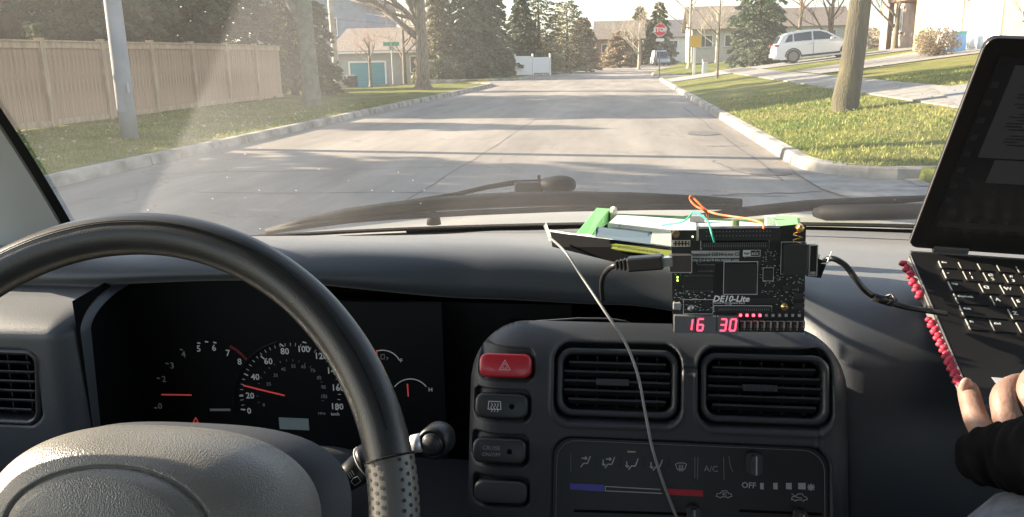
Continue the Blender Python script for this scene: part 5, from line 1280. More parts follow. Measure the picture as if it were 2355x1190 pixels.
# seam line inside the upper rim
sm_ = MB(); sm_.tube([Vector((cos(radians(a)) * (RW + RT * .42), sin(radians(a)) * (RW + RT * .42), RT * .915)) for a in range(20, 162, 3)], .0004, 5)
obj('seam', sm_, M_rubber, wheel, world=False)
for a0, a1 in ((-25, 15.5), (164.5, 205)):
    g = obj('grip', torus(a0, a1, RT * 1.07, 40, 24), M_grip, wheel, sm=True, world=False)
    ring = MB()
    for a in ((a1 - .1,) if a0 < 0 else (a0 + .1,)):
        ring.tube([Vector((cos(radians(a)) * (RW + RT * 1.09 * cos(b)), sin(radians(a)) * (RW + RT * 1.09 * cos(b)), RT * 1.09 * sin(b))) for b in [2 * pi * q / 24 for q in range(25)]], .0007, 5)
    obj('edge_seam', ring, M_rubber, g, world=False)
    dots = MB()
    for ia in range(int((abs(a1 - a0)) / 1.7)):
        for ib in range(-6, 13):
            if ib in (4, 5): continue
            a = radians(min(a0, a1) + 1.4 + ia * 1.7 + (.85 if ib % 2 else 0)); b = radians(ib * 17)
            if a > radians(max(a0, a1) - .6): continue
            c = Vector((cos(a), sin(a), 0)); nrm = c * cos(b) + Vector((0, 0, 1)) * sin(b); p = c * RW + nrm * (RT * 1.07 * (1.0 + .05 * cos(2 * b)) + .00005)
            u = nrm.orthogonal().normalized(); v = nrm.cross(u); R_ = .00115
            pts = [p + (u * cos(q * pi / 4) + v * sin(q * pi / 4)) * R_ for q in range(8)]; dots.add(pts, [tuple(range(8))])
    d = obj('perforation', dots, M_seal, g, world=False); d['kind'] = 'stuff'
# hub: padded dome with a pressed crease, local frame x right, y up in the wheel plane, z to the driver
def hubz(x, y):
    A, Bt, Bb = .110, .060, .10; B = Bt if y > 0 else Bb
    r = (abs(x / A) ** 2.6 + abs(y / B) ** 2.2)
    z = -.060 + .062 * max(0, 1 - r) ** .5
    r2 = sqrt((x / .064) ** 2 + ((y + .002) / (.036 if y > 0 else .06)) ** 2)
    z -= .0036 * math.exp(-((r2 - 1) / .026) ** 2)
    z += .0035 * smooth(1.0, .8, r2)
    return z
def hub(u, v):
    a = 2 * pi * u; s = sin(v * pi / 2) ** 1.0
    ca, sa = cos(a), sin(a); A, B = .110, (.060 if sa > 0 else .10)
    k = (abs(ca) ** 2.6 + abs(sa) ** 2.2) ** (-1 / 2.4)
    x, y = A * ca * k * s * .998, B * sa * k * s * .998
    z = hubz(x, y) if v < .999 else -.066
    return Vector((x, y, z))
obj('airbag_cover', MB().grid(hub, 180, 110), M_hub, wheel, sm=True, world=False)
# lower trim and spokes
def trim_(u, v):
    a = 2 * pi * u; s = v
    k = (abs(cos(a)) ** 3 + abs(sin(a)) ** 3) ** (-1 / 3)
    return Vector((.119 * cos(a) * k * s, (.063 if sin(a) > 0 else .11) * sin(a) * k * s, -.067 - .03 * s ** 5))
obj('hub_back', MB().grid(trim_, 80, 14), M_dash2, wheel, sm=True, world=False)
for a in (-14, 194, 250, 290):
    d = Vector((cos(radians(a)), sin(radians(a)), 0)); pts = [d * .10 + Vector((0, 0, -.066)), d * .14 + Vector((0, 0, -.048)), d * .165 + Vector((0, 0, -.012)), d * RW]
    obj('spoke', MB().tube(pts, [.017, .014, .012, .010], 12), M_dash2, wheel, sm=True, world=False)

# ---- column, stalks
col = thing('steering_column', 'dark column shroud with wiper stalk and round knob behind the wheel', 'steering column', WC - nW * .15)
def shroud(u, v):
    s = lerp(.085, .34, u); c = WC - nW * s; a = 2 * pi * v; k = (abs(cos(a)) ** 2.6 + abs(sin(a)) ** 2.6) ** (-1 / 2.6)
    w, h = .086 - .01 * u, .060; 
    return c + Vector((w * cos(a) * k, 0, 0)) + e2 * (h * sin(a) * k) + Vector((0, 0, -.012))
mb = MB().grid(shroud, 14, 60); n_ = 15
cap_ = WC - nW * .080 + Vector((0, 0, -.012))
mb.grid(lambda u, v: cap_.lerp(shroud(0, v), u), 5, 60, flip=True)
obj('shroud', mb, M_dash2, col, sm=True)
pa, pb, pc, pd = P(760, 1128, .56), P(845, 1066, .565), P(900, 1040, .57), P(975, 1022, .575)
stk = obj('wiper_stalk', MB().tube([pa, pa.lerp(pb, .5), pb], [.009, .0112, .0135], 18), M_gloss, col, sm=True)
ax = (pb - pa).normalized()
obj('collar', MB().tube([pb - ax * .001, pb + ax * .004, pb + ax * .006], [.0155, .0155, .012], 20), M_gloss, stk, sm=True)
obj('collar_line', MB().tube([pb - ax * .0012, pb - ax * .0004], [.0159, .0159], 20), M_ic, stk, sm=True)
# printed symbols on the stalk, facing the driver
up_ = Vector((0, .1, 1)); sd_ = ax; nn = ax.cross(up_).normalized(); upp = nn.cross(ax).normalized()
if nn.y > 0: nn = -nn
def stalkM(t, h): 
    c = pa.lerp(pb, t) + nn * (lerp(.009, .0135, t) + .0006) + upp * h; return Matrix(((ax.x, upp.x, nn.x, c.x), (ax.y, upp.y, nn.y, c.y), (ax.z, upp.z, nn.z, c.z), (0, 0, 0, 1)))
sy = MB(); ribbon(sy, [(-.013, .004), (.006, .008)], .0005, stalkM(.30, .002)); ribbon(sy, [(-.012, 0), (-.004, 0)], .0005, stalkM(.3, -.0045))
ribbon(sy, [(-.012, 0), (-.002, .002)], .0005, stalkM(.34, .003)); ribbon(sy, [(-.003, -.003), (.003, -.003), (.0035, .0015), (0, .0025), (-.0035, .0015)], .0005, stalkM(.72, -.003), True)
for q in (-1, 0, 1): ribbon(sy, [(q * .002, .003), (q * .002 + .0006, .007)], .0005, stalkM(.72, -.002))
obj('symbol', sy, M_ic, stk); obj('lettering', text_mesh('S', .005), M_ic, stk, M=stalkM(.45, -.0045))
obj('lever', MB().tube([pb, pc, pd], [.006, .0055, .006], 12), M_gloss, stk, sm=True)
obj('stalk_highlight', MB().tube([P(948, 1022, .574), P(972, 1018, .574)], [.0072, .0078], 14), mat('lit_stalk_pale', (.65, .65, .66), .35, metal=.5), stk, sm=True)  # pale piece paints the sunlit stretch of the stalk
kd = (EYE - P(992, 1020, .57)); kd.normalize(); kd = (kd + Vector((-.35, -.1, -.3))).normalized()
kM = kd.to_track_quat('Z', 'Y').to_matrix()
kn = obj('round_knob', MB().lathe([(.001, -.022), (.0120, -.022), (.0135, -.018), (.0135, -.002), (.0120, .001), (.0098, .0012), (.0092, -.0006), (.0088, .0022), (.0078, .0032), (.001, .0032)], P(994, 1022, .57), kM, 36), M_gloss, col, sm=True)
obj('button', MB().lathe([(.0075, .0033), (.0070, .0040), (.001, .0042)], P(994, 1022, .57), kM, 30), M_btn, kn, sm=True)

# ================================================================ CIRCUIT BOARD
bo = P(1546, 766, .695); BU = .1135 / 305.0; BV = .0925 / 235.0
BR = Matrix.Rotation(radians(-1.0), 4, 'Y') @ Matrix.Rotation(radians(90 - 4), 4, 'X')
BM = Matrix.Translation(bo) @ BR      # local x right, y up the board, z towards the viewer
board = thing('circuit_board', 'black development circuit board with red digits standing on the centre console', 'circuit board', M=BM.copy())
def zc_(zx, zy): return ((1520 + zx / 4.409 - 1546) * BU, (766 - (510 + zy / 4.409)) * BV)
def bbox(x0, y0, x1, y1, z0, z1, m, name, parent=None, bev=0, joined=None, **k):
    a, b = zc_(x0, y1), zc_(x1, y0); mb = joined or MB(); mb.bx((a[0], a[1], z0), (b[0], b[1], z1))
    return mb if joined is not None else obj(name, mb, m, parent or board, world=False, bevel=bev, **k)
M_pcb = mat('pcb_black', (.016, .017, .018), .4, var=.35, vs=260, coat=.1)
M_chip = mat('chip', (.022, .022, .024), .55); M_silk = mat('silkscreen', (.88, .90, .90), .6); M_gold = mat('gold_plate', (.75, .52, .22), .3, metal=.9)
M_tin = mat('tin', (.62, .62, .62), .28, metal=.9); M_seg = mat('display_grey', (.12, .125, .135), .5)
M_lit = mat('lit_red', (.8, .02, .05), .5, emit=(1.0, .05, .10), es=1.0); M_ledon = mat('led_red', (.8, .05, .08), .4, emit=(1.0, .06, .10), es=1.6)
M_ledoff = mat('led_off', (.40, .40, .38), .4); M_ledg = mat('led_green', (.3, .6, .1), .4, emit=(.55, 1.0, .12), es=2.2)
obj('board', MB().prism([zc_(98, 92), zc_(120, 1112), zc_(1458, 1112), zc_(1440, 60), zc_(1395, 40), zc_(1180, 60), zc_(360, 60), zc_(350, 92)][::1], -.0016, 0, None), M_pcb, board, world=False)
def outline(x0, y0, x1, y1, z=.0002, w=.0004, parent=None, name='silk_line'):
    a, b = zc_(x0, y1), zc_(x1, y0); obj(name, ribbon(MB(), [(a[0], a[1]), (b[0], a[1]), (b[0], b[1]), (a[0], b[1])], w, Matrix.Translation((0, 0, z)), True), M_silk, parent or board, world=False)
hd = bbox(362, 62, 1168, 183, 0, .0090, M_chip, 'pin_header', bev=.0004); outline(355, 56, 1178, 190, name='header_outline')
pn = MB()
for r in range(2):
    for c in range(20): bbox(440 + c * 33, 88 + r * 42, 449 + c * 33, 97 + r * 42, .0090, .0094, None, '', joined=pn)
obj('pins', pn, M_silk if False else M_dimprint, hd, world=False)
hd = bbox(405, 200, 1072, 268, 0, .0060, M_chip, 'pin_header', bev=.0003); outline(398, 194, 1082, 274, name='header_outline')
pn = MB()
for c in range(30): bbox(425 + c * 21, 208, 431 + c * 21, 216, .006, .0064, None, '', joined=pn); bbox(425 + c * 21, 225, 430 + c * 21, 250, .006, .0064, None, '', joined=pn)
obj('pins', pn, M_dimprint, hd, world=False)
pads = MB()
for r in range(2):
    for c in range(5): bbox(118 + c * 34, 200 + r * 30, 136 + c * 34, 216 + r * 30, 0, .0008, None, '', joined=pads)
obj('gold_pads', pads, mat('pad_cream', (.62, .52, .38), .45, metal=.3), board, world=False); outline(112, 192, 288, 250)
st = bbox(305, 296, 790, 368, 0, .0003, mat('label_grey', (.5, .51, .51), .5), 'label_strip')
def btxt(s, x, y, h, m=M_silk, parent=None, z=.0005, **k):
    a = zc_(x, y); return obj('lettering', text_mesh(s, h / 4.409 * BV * 1.38, **k), m, parent or board, world=False, M=Matrix.Translation((a[0], a[1], z)))
btxt('Download DE10-Lite CD', 545, 332, 36, M_chip, st, z=.0006); btxt('http://cd-de10-lite.terasic.com', 548, 388, 27)
bbox(828, 295, 902, 348, .0, .0004, M_silk, 'logo_block'); btxt('ter', 866, 322, 34, M_chip, z=.0007); btxt('asic', 945, 322, 34); outline(826, 292, 996, 352)
us = bbox(76, 316, 298, 488, 0, .0110, mat('usb_shell', (.10, .085, .08), .35, metal=.6), 'usb_socket', bev=.0006)
a, b = zc_(76, 488), zc_(298, 316); obj('edge', ribbon(MB(), [(a[0], a[1]), (b[0], a[1]), (b[0], b[1]), (a[0], b[1])], .0007, Matrix.Translation((0, 0, .0111)), True), M_tin, us, world=False)
for r in ((225, 550, 530, 690, .0014, 'memory_chip'), (362, 440, 548, 492, .0014, 'memory_chip'), (1222, 640, 1305, 690, .0016, 'chip'), (1335, 705, 1430, 765, .004, 'push_button'), (1335, 805, 1430, 868, .004, 'push_button'), (410, 800, 500, 868, .002, 'chip'), (905, 760, 1180, 822, .0012, 'chip')):
    c_ = bbox(*r[:4], 0, r[4], M_chip, r[5], bev=.0002)
    if r[5] == 'memory_chip':
        lg = MB()
        for q in range(22):
            xx = lerp(r[0] + 6, r[2] - 10, q / 21); bbox(xx, r[1] - 10, xx + 5, r[1], 0, .0006, None, '', joined=lg); bbox(xx, r[3], xx + 5, r[3] + 10, 0, .0006, None, '', joined=lg)
        obj('legs', lg, M_dimprint, c_, world=False)
    if r[5] == 'push_button':
        bb_ = MB()
        for q in ((r[0] - 10, r[1] + 2), (r[0] - 10, r[3] - 12), (r[2], r[1] + 2), (r[2], r[3] - 12)): bbox(q[0], q[1], q[0] + 12, q[1] + 10, 0, .003, None, '', joined=bb_)
        obj('legs', bb_, M_tin, c_, world=False)
fp = bbox(648, 415, 965, 722, 0, .0032, M_chip, 'processor', bev=.0008); outline(636, 405, 975, 730, z=.0003, w=.0005, name='processor_outline'); bbox(545, 420, 632, 730, 0, .0003, mat('silk_black', (.012, .012, .013), .6), 'dark_panel')
cn = bbox(1045, 480, 1118, 585, 0, .0045, M_chip, 'connector'); outline(1030, 466, 1134, 596)
vg = bbox(1212, 222, 1442, 520, 0, .0105, M_chip, 'display_socket', bev=.0006); outline(1204, 214, 1448, 528)
a, b = zc_(1462, 525), zc_(1536, 232)
vs_ = obj('socket_shell', MB().bx((a[0], a[1], .001), (b[0], b[1], .009)), M_gloss, vg, world=False)
obj('rim', ribbon(MB(), [(a[0], a[1]), (b[0], a[1]), (b[0], b[1]), (a[0], b[1])], .0008, Matrix.Translation((0, 0, .0091)), True).bx((a[0] + .001, a[1] + .001, .0092), (b[0] - .001, a[1] + .0035, .0094)), M_tin, vg, world=False)
for x, y, r in ((305, 872, 36), (1255, 855, 38)):
    c0 = zc_(x, y); rr = r / 4.409 * BU; s_ = obj('screw', MB().lathe([(rr, 0), (rr, .0008), (rr * .7, .0009), (rr * .65, .0022), (rr * .3, .0026), (.0001, .0026)], (c0[0], c0[1], 0), None, 24), M_tin if r == 36 else M_gold, board, sm=True, world=False)
    obj('slot', MB().box((c0[0], c0[1], .0027), (rr, .0004, .0003)).box((c0[0], c0[1], .0027), (.0004, rr, .0003)), M_chip, s_, world=False)
c0 = zc_(1372, 72); obj('standoff', MB().lathe([(.0034, -.004), (.0034, .006), (.0028, .0065), (.0028, .0085), (.0012, .009), (.0001, .0088)], (c0[0], c0[1], 0), None, 6), M_gold, board, world=False)
c0 = zc_(1352, 130); obj('spring_contact', MB().tube([Vector((c0[0] + .004 * sin(q * 1.3), c0[1] + .0035 - q * .0011, .003 + .0015 * cos(q * 1.3))) for q in range(12)], .0005, 6), M_gold, board, world=False, sm=True)
c0 = zc_(142, 125); obj('standoff', MB().lathe([(.0034, 0), (.0034, .003), (.0022, .0032), (.0001, .0030)], (c0[0], c0[1], 0), None, 16), mat('brown_brass', (.28, .19, .12), .4, metal=.7), board, world=False)
btxt('DE10-Lite', 712, 778, 62, mat('logo_white', (.93, .94, .94), .5), shear=.25, bold=.00022, z=.0006)
btxt('The Intel FPGA Education Board', 690, 818, 17); btxt('2 x 20', 690, 838, 16)
hd = bbox(548, 852, 1118, 898, 0, .0045, M_chip, 'pin_header'); outline(540, 846, 1126, 904, name='header_outline')
pn = MB()
for c in range(26): bbox(585 + c * 20, 862, 590 + c * 20, 882, .0045, .0049, None, '', joined=pn)
obj('pins', pn, M_dimprint, hd, world=False)
outline(228, 785, 532, 930)
bbox(120, 812, 200, 880, 0, .004, mat('button_grey', (.32, .32, .33), .4), 'push_button', bev=.0006)
sm2 = MB(); rs = random.Random(5)
for _ in range(230):
    x, y = rs.uniform(110, 1430), rs.uniform(270, 900)
    if 305 < x < 800 and 290 < y < 400 or 530 < x < 985 and 400 < y < 880 or x < 300 and y < 500 or 1205 < x < 1450 and y < 530 or 540 < x < 1200 and y > 740: continue
    w, h = rs.choice(((6, 14), (14, 6), (10, 10), (8, 8), (18, 5))); bbox(x, y, x + w, y + h, 0, .0009, None, '', joined=sm2)
s_ = obj('small_components', sm2, mat('component_grey', (.20, .20, .19), .5, col2=(.62, .62, .60), vs=400), board, world=False); s_['kind'] = 'stuff'
sm2 = MB()
for _ in range(60):
    x, y = rs.uniform(120, 520), rs.uniform(700, 900); bbox(x, y, x + rs.uniform(4, 26), y + 4, 0, .0003, None, '', joined=sm2)
for _ in range(70):
    x, y = rs.uniform(1010, 1430), rs.uniform(300, 830)
    if x > 1190 and y < 530: continue
    bbox(x, y, x + rs.uniform(4, 22), y + 4, 0, .0003, None, '', joined=sm2)
s_ = obj('silk_marks', sm2, M_silk, board, world=False); s_['kind'] = 'stuff'
for x, y in ((165, 592), (315, 155), (1398, 528), (165, 560)):
    a, b = zc_(x - 6, y + 6), zc_(x + 6, y - 6); obj('led', MB().bx((a[0], a[1], 0), (b[0], b[1], .0012)), M_ledg, board, world=False)
# seven segment displays
SEG = {'a': ((.18, 1), (.82, 1)), 'b': ((.9, .92), (.9, .54)), 'c': ((.9, .46), (.9, .08)), 'd': ((.18, 0), (.82, 0)), 'e': ((.1, .46), (.1, .08)), 'f': ((.1, .92), (.1, .54)), 'g': ((.2, .5), (.8, .5))}
DIG = {'1': 'bc', '6': 'acdefg', '3': 'abcdg', '0': 'abcdef'}
for x0, x1, chars in ((128, 346, ((285, 330, '1'),)), (350, 564, ((362, 432, '6'),)), (570, 788, ((594, 664, '3'), (692, 762, '0')))):
    mod = bbox(x0, 934, x1 - 3, 1108, 0, .0075, M_seg, 'digit_display', bev=.0003)
    for dx0, dx1, ch in chars:
        mb = MB()
        for s in DIG[ch]:
            (ax_, ay_), (bx_, by_) = SEG[s]; 
            if ch == '1': ax_ = bx_ = .6
            def loc(u, v): x = lerp(dx0, dx1, u) + (v - .5) * 14; y = lerp(1078, 962, v); return zc_(x, y)
            ribbon(mb, [loc(ax_, ay_), loc(bx_, by_)], .0013, Matrix.Translation((0, 0, .0077)))
        obj('digit', mb, M_lit, mod, world=False)
# LEDs and slide switches
for k in range(10):
    x = 812 + k * 65.5; a, b = zc_(x - 14, 954), zc_(x + 14, 926)
    l = obj('indicator_led', MB().bx((a[0], a[1], 0), (b[0], b[1], .0016)), mat('led_lit_body', (.5, .03, .05), .4, emit=(1, .03, .06), es=.4) if k < 4 else M_ledoff, board, world=False)
    c0 = zc_(x, 940); obj('lens', MB().lathe([(.0013, .0016), (.0010, .0022), (.0001, .0024)], (c0[0], c0[1], 0), None, 10), M_ledon if k < 4 else M_tin, l, world=False)
    x = 826 + k * 66; a, b = zc_(x - 26, 1082), zc_(x + 30, 984)
    s_ = obj('slide_switch', MB().bx((a[0], a[1], 0), (b[0], b[1], .0045)), M_chip, board, world=False)
    fr = MB(); a, b = zc_(x + 14, 1056), zc_(x + 32, 986); fr.bx((a[0], a[1], .0046), (b[0], b[1], .0052)); a, b = zc_(x - 24, 992), zc_(x + 14, 985); fr.bx((a[0], a[1], .0046), (b[0], b[1], .0050)); obj('frame', fr, M_tin if k else M_tin, s_, world=False)
    a, b = zc_(x - 12, 1048), zc_(x + 6, 1014); obj('lever', MB().bx((a[0], a[1], .0046), (b[0], b[1], .0075)), mat('switch_red', (.12, .04, .045), .5), s_, world=False)
    a, b = zc_(x + 16, 1078), zc_(x + 26, 1064); obj('pin', MB().bx((a[0], a[1], .0046), (b[0], b[1], .0052)), M_tin, s_, world=False)

# ================================================================ OPEN CARTON BEHIND THE BOARD
Rc = lambda a: a
carton = thing('open_carton', 'black product carton with a green lined lid lying open behind the circuit board', 'carton', P(1450, 600, .80))
M_black = mat('carton_black', (.009, .009, .011), .85, spec=.15); M_green = mat('lid_green', (.26, .62, .22), .6, var=.05, vs=8); M_cream = mat('board_white', (.80, .82, .76), .6)
def slab(pts, th, m, name, parent=None, back=Vector((0, 1, .25)), bevel=0):
    """sheet through photograph points (px, py, Y) with real thickness"""
    q = [P(*p) for p in pts]; nrm = (q[1] - q[0]).cross(q[-1] - q[0]).normalized()
    if nrm.y < 0: nrm = -nrm
    n = len(q); mb = MB().add(q + [v + nrm * th for v in q], [tuple(range(n)), tuple(range(2 * n - 1, n - 1, -1))] + [(i, n + i, n + (i + 1) % n, (i + 1) % n) for i in range(n)])
    return obj(name, mb, m, parent or carton, bevel=bevel)
fl = slab([(1266, 533, .80), (1545, 570, .74), (1545, 608, .735), (1440, 610, .765), (1270, 568, .795)], .0015, M_black, 'front_flap')
obj('white_edge', MB().tube([P(1264, 531, .80), P(1366, 547, .779), P(1545, 569, .742)], .0009, 6), M_cream, fl, sm=True)
slab([(1250, 520, .81), (1256, 512, .812), (1262, 530, .805), (1270, 552, .80), (1263, 556, .80)], .001, M_cream, 'end_flap')
slab([(1370, 527, .772), (1376, 522, .773), (1490, 533, .752), (1498, 540, .751), (1496, 560, .747), (1370, 546, .770)], .001, mat('slate_label', (.10, .16, .22), .5), 'tuck_flap')
gl = slab([(1403, 563, .766), (1415, 561, .765), (1545, 577, .738), (1545, 592, .7365), (1420, 577, .7635), (1405, 572, .766)], .0004, mat('lime_band', (.16, .20, .02), .5), 'lime_band')
tm = MB()
for k in range(30):
    a = P(lerp(1422, 1515, k / 29), lerp(567.5, 581, k / 29) , .757 - .018 * k / 29); tm.box(a + Vector((0, -.0012, 0)), (.0008, .0003, .0018 if k % 3 else .0028))
obj('small_print', tm, mat('faded_print', (.32, .34, .16), .6), carton)
# inside of the lid
slab([(1372, 478, .93), (1402, 480, .93), (1352, 545, .80), (1322, 540, .80)], .002, M_green, 'lid_end', bevel=.0008)
slab([(1402, 480, .93), (1404, 508, .93), (1388, 522, .86), (1362, 545, .80), (1352, 545, .80)], .002, M_green, 'lid_wall')
slab([(1398, 491, .935), (1560, 497, .935), (1700, 506, .93), (1840, 502, .92), (1840, 560, .90), (1398, 530, .92)], .003, mat('lid_green_dark', (.10, .25, .10), .7, var=.2, vs=10), 'lid_back')
slab([(1322, 538, .80), (1352, 538, .80), (1372, 546, .785), (1366, 549, .78), (1322, 545, .795)], .002, mat('pale_green', (.55, .78, .50), .6), 'lid_rim')
slab([(1779, 500, .91), (1832, 502, .90), (1836, 528, .80), (1790, 528, .80)], .002, M_green, 'lid_end')
obj('foam_block', MB().box(P(1411, 499, .925), (.008, .02, .022)), mat('foam_cream', (.60, .60, .48), .9), carton, bevel=.003)
# white trays
slab([(1420, 502, .92), (1600, 515, .90), (1600, 545, .80), (1400, 522, .80)], .004, M_cream, 'inner_tray')
slab([(1500, 534, .80), (1600, 537, .80), (1600, 575, .77), (1496, 560, .775)], .003, mat('tray_cream', (.66, .68, .56), .6), 'inner_tray')
for x, y in ((1447, 506), (1496, 508), (1672, 519), (1700, 521)): obj('tray_tab', MB().box(P(x, y, .915), (.005, .004, .004)), M_cream, carton)
slab([(1590, 512, .90), (1700, 516, .895), (1790, 524, .88), (1790, 545, .82), (1590, 545, .82)], .003, M_cream, 'inner_tray')
obj('connector', MB().box(P(1602, 506, .885), (.016, .010, .010)), mat('connector_grey', (.35, .34, .33), .5), carton)
obj('connector', MB().box(P(1772, 508, .87), (.010, .008, .010)), M_cream, carton)
obj('post', MB().tube([P(1692, 520, .86), P(1692, 506, .86)], .004, 8), mat('post_olive', (.08, .12, .04), .6), carton)
# right hand flaps
rf = slab([(1868, 588, .73), (1902, 604, .735), (1888, 640, .735), (1855, 636, .725)], .0012, M_black, 'side_flap')
slab([(1871, 604, .733), (1901, 605, .734), (1913, 579, .738), (1915, 580, .738), (1903, 608, .7335), (1871, 606, .733)], .0008, M_cream, 'flap_edge')
slab([(1871, 585, .74), (1878, 577, .742), (1887, 589, .742), (1880, 602, .74), (1871, 601, .74)], .001, M_cream, 'paper_tab')

# ================================================================ CABLES AND WIRES
def smooth_pts(pts, n=8):
    out = []
    for i in range(len(pts) - 1):
        for k in range(n):
            out.append(Vector(catmull([tuple(p) for p in pts], (i + k / n) / (len(pts) - 1))))
    return out + [Vector(pts[-1])]
def cable(name, lab, pts, r, m, n=8, cat='cable'):
    q = [P(*p) for p in pts]; t = thing(name, lab, cat, q[0]); obj('wire', MB().tube(smooth_pts(q), r, n), m, t, sm=True); return t
M_cab = mat('cable_black', (.018, .018, .019), .38); M_cabg = mat('cable_grey', (.20, .20, .20), .4)
cable('hanging_cable', 'thin grey cable hanging down over the console in front of the left vent', [(1262, 545, .79), (1300, 580, .74), (1340, 640, .72), (1390, 715, .69), (1436, 785, .675), (1466, 860, .66), (1484, 950, .65), (1500, 1030, .64), (1525, 1110, .632), (1560, 1200, .625), (1600, 1290, .62)], .00125, M_cabg)
uc = cable('usb_cable', 'black cable whose plug enters the metal socket on the circuit board', [(1436, 609, .70), (1412, 612, .70), (1395, 624, .715), (1386, 640, .735), (1384, 660, .752), (1386, 690, .78)], .0024, M_cab, cat='usb cable')
pA, pB = P(1444, 608, .695), P(1526, 602, .688); d = (pB - pA).normalized(); Rp = d.to_track_quat('X', 'Z').to_matrix()
obj('plug_body', MB().box((pA + pB) / 2 + d * .0, ((pB - pA).length, .012, .0125), Rp), M_cab, uc, bevel=.0016)
for k in range(3): obj('strain_relief', MB().box(pA - d * (.0025 + k * .0036), (.0022, .009 - k * .001, .0098 - k * .0010), Rp), M_cab, uc, bevel=.0006)
obj('metal_tip', MB().box(pB + d * .004, (.008, .008, .008), Rp), M_tin, uc)
vc = cable('black_lead', 'thick black lead looping from behind the board to the laptop', [(1893, 605, .755), (1905, 596, .75), (1922, 597, .745), (1945, 612, .74), (1965, 638, .735), (1985, 664, .735), (2010, 683, .74), (2040, 694, .745), (2080, 706, .745), (2140, 716, .735), (2180, 722, .73)], .0028, M_cab, cat='cable')
obj('tie', MB().tube([P(2030, 684, .742), P(2050, 678, .74), P(2062, 690, .735), P(2040, 700, .735)], .0014, 6), M_cab, vc, sm=True)
obj('sleeve', MB().tube([P(2008, 683, .738), P(2052, 696, .742)], .0042, 10), M_cab, vc, sm=True)
cable('jumper_wire', 'orange jumper wire looping up above the board header', [(1757, 526, .69), (1752, 514, .70), (1720, 504, .72), (1680, 498, .74), (1650, 493, .75), (1625, 484, .76), (1608, 468, .765), (1594, 455, .77), (1588, 452, .77), (1588, 460, .77), (1600, 474, .765), (1622, 486, .76), (1628, 500, .78), (1625, 512, .82)], .00105, mat('wire_orange', (.80, .20, .06), .45), cat='wire')
cable('jumper_wire', 'green jumper wire bent over from the tray into the board header', [(1488, 528, .84), (1510, 522, .83), (1530, 517, .82), (1565, 512, .80), (1582, 502, .79), (1594, 489, .78), (1610, 494, .74), (1628, 510, .70), (1636, 535, .683), (1643, 558, .682)], .0009, mat('wire_green', (.03, .42, .26), .45), cat='wire')
cable('jumper_wire', 'short dark green wire lying across the white tray', [(1424, 520, .80), (1440, 521, .81), (1460, 514, .84), (1472, 506, .87)], .0007, mat('wire_teal', (.05, .14, .14), .5), cat='wire')

# ================================================================ LAPTOP
LH = Vector((.2972, .8581, 1.1494)); LR = Matrix(((.9981, .0379, .0489), (-.0173, .9294, -.3686), (-.0594, .3671, .9283))).to_4x4()
LM = Matrix.Translation(LH) @ LR
lap = thing('laptop', 'open black laptop with white lettered keys at the right edge of the view', 'laptop', M=LM.copy())
LW, LD = .335, .238; M_lap = mat('laptop_black', (.016, .016, .017), .38, bump=.05, bs=900, bd=.0003); M_lap2 = mat('laptop_side', (.30, .29, .27), .4, metal=.5)
def lobj(name, mb, m, parent=None, **k): return obj(name, mb, m, parent or lap, world=False, **k)
bodyp = [(0, 0), (LW, 0), (LW, -LD), (0, -LD)]
bb = lobj('base', MB().prism([(x + (LW / 2), y - LD / 2) for x, y in ss(LW, LD, .008, 4)], -.016, -.0012), M_lap, bevel=.0008)
lobj('side_strip', MB().bx((-.0006, -LD + .010, -.0135), (.0004, -.008, -.0028)), M_lap2, bb)
for k, (a, b) in enumerate(((-.035, -.022), (-.062, -.048), (-.085, -.072))): lobj('port', MB().bx((-.0012, a, -.0105), (-.0004, b, -.0055)), M_chip, bb)
lobj('deck', MB().prism([(x + (LW / 2), y - LD / 2) for x, y in ss(LW - .003, LD - .003, .007, 4)], -.0011, 0), M_lap, bb)
lobj('bright_edge', MB().bx((-.0002, -LD + .008, -.0012), (.0007, -.008, .0003)), mat('edge_metal', (.42, .42, .42), .3, metal=.8), bb)
# keys
kx, ky, kp = .0241, .0174, .019
rows = [[('Esc', 1.0), ('', .95), ('', .95), ('', .95), ('', .95), ('', .95), ('', .95), ('', .95), ('', .95), ('', .95), ('', .95), ('', .95), ('', 1.15)],
        [('~', 1), ('1', 1), ('2', 1), ('3', 1), ('4', 1), ('5', 1), ('6', 1), ('7', 1), ('8', 1), ('9', 1), ('0', 1), ('-', 1), ('=', 1), ('', 1.9)],
        [('Tab', 1.5), ('Q', 1), ('W', 1), ('E', 1), ('R', 1), ('T', 1), ('Y', 1), ('U', 1), ('I', 1), ('O', 1), ('P', 1), ('[', 1), (']', 1), ('', 1.4)],
        [('CapsLock', 1.75), ('A', 1), ('S', 1), ('D', 1), ('F', 1), ('G', 1), ('H', 1), ('J', 1), ('K', 1), ('L', 1), (';', 1), ("'", 1), ('Enter', 2.15)],
        [('Shift', 2.25), ('Z', 1), ('X', 1), ('C', 1), ('V', 1), ('B', 1), ('N', 1), ('M', 1), (',', 1), ('.', 1), ('/', 1), ('Shift', 2.65)],
        [('Fn', 1.1), ('Ctrl', 1.2), ('', 1), ('Alt', 1.1), ('', 5.2), ('Alt', 1), ('Ctrl', 1), ('', 3)]]
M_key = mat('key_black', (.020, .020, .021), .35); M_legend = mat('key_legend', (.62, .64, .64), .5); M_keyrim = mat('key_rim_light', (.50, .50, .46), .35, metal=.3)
kb_y = -ky
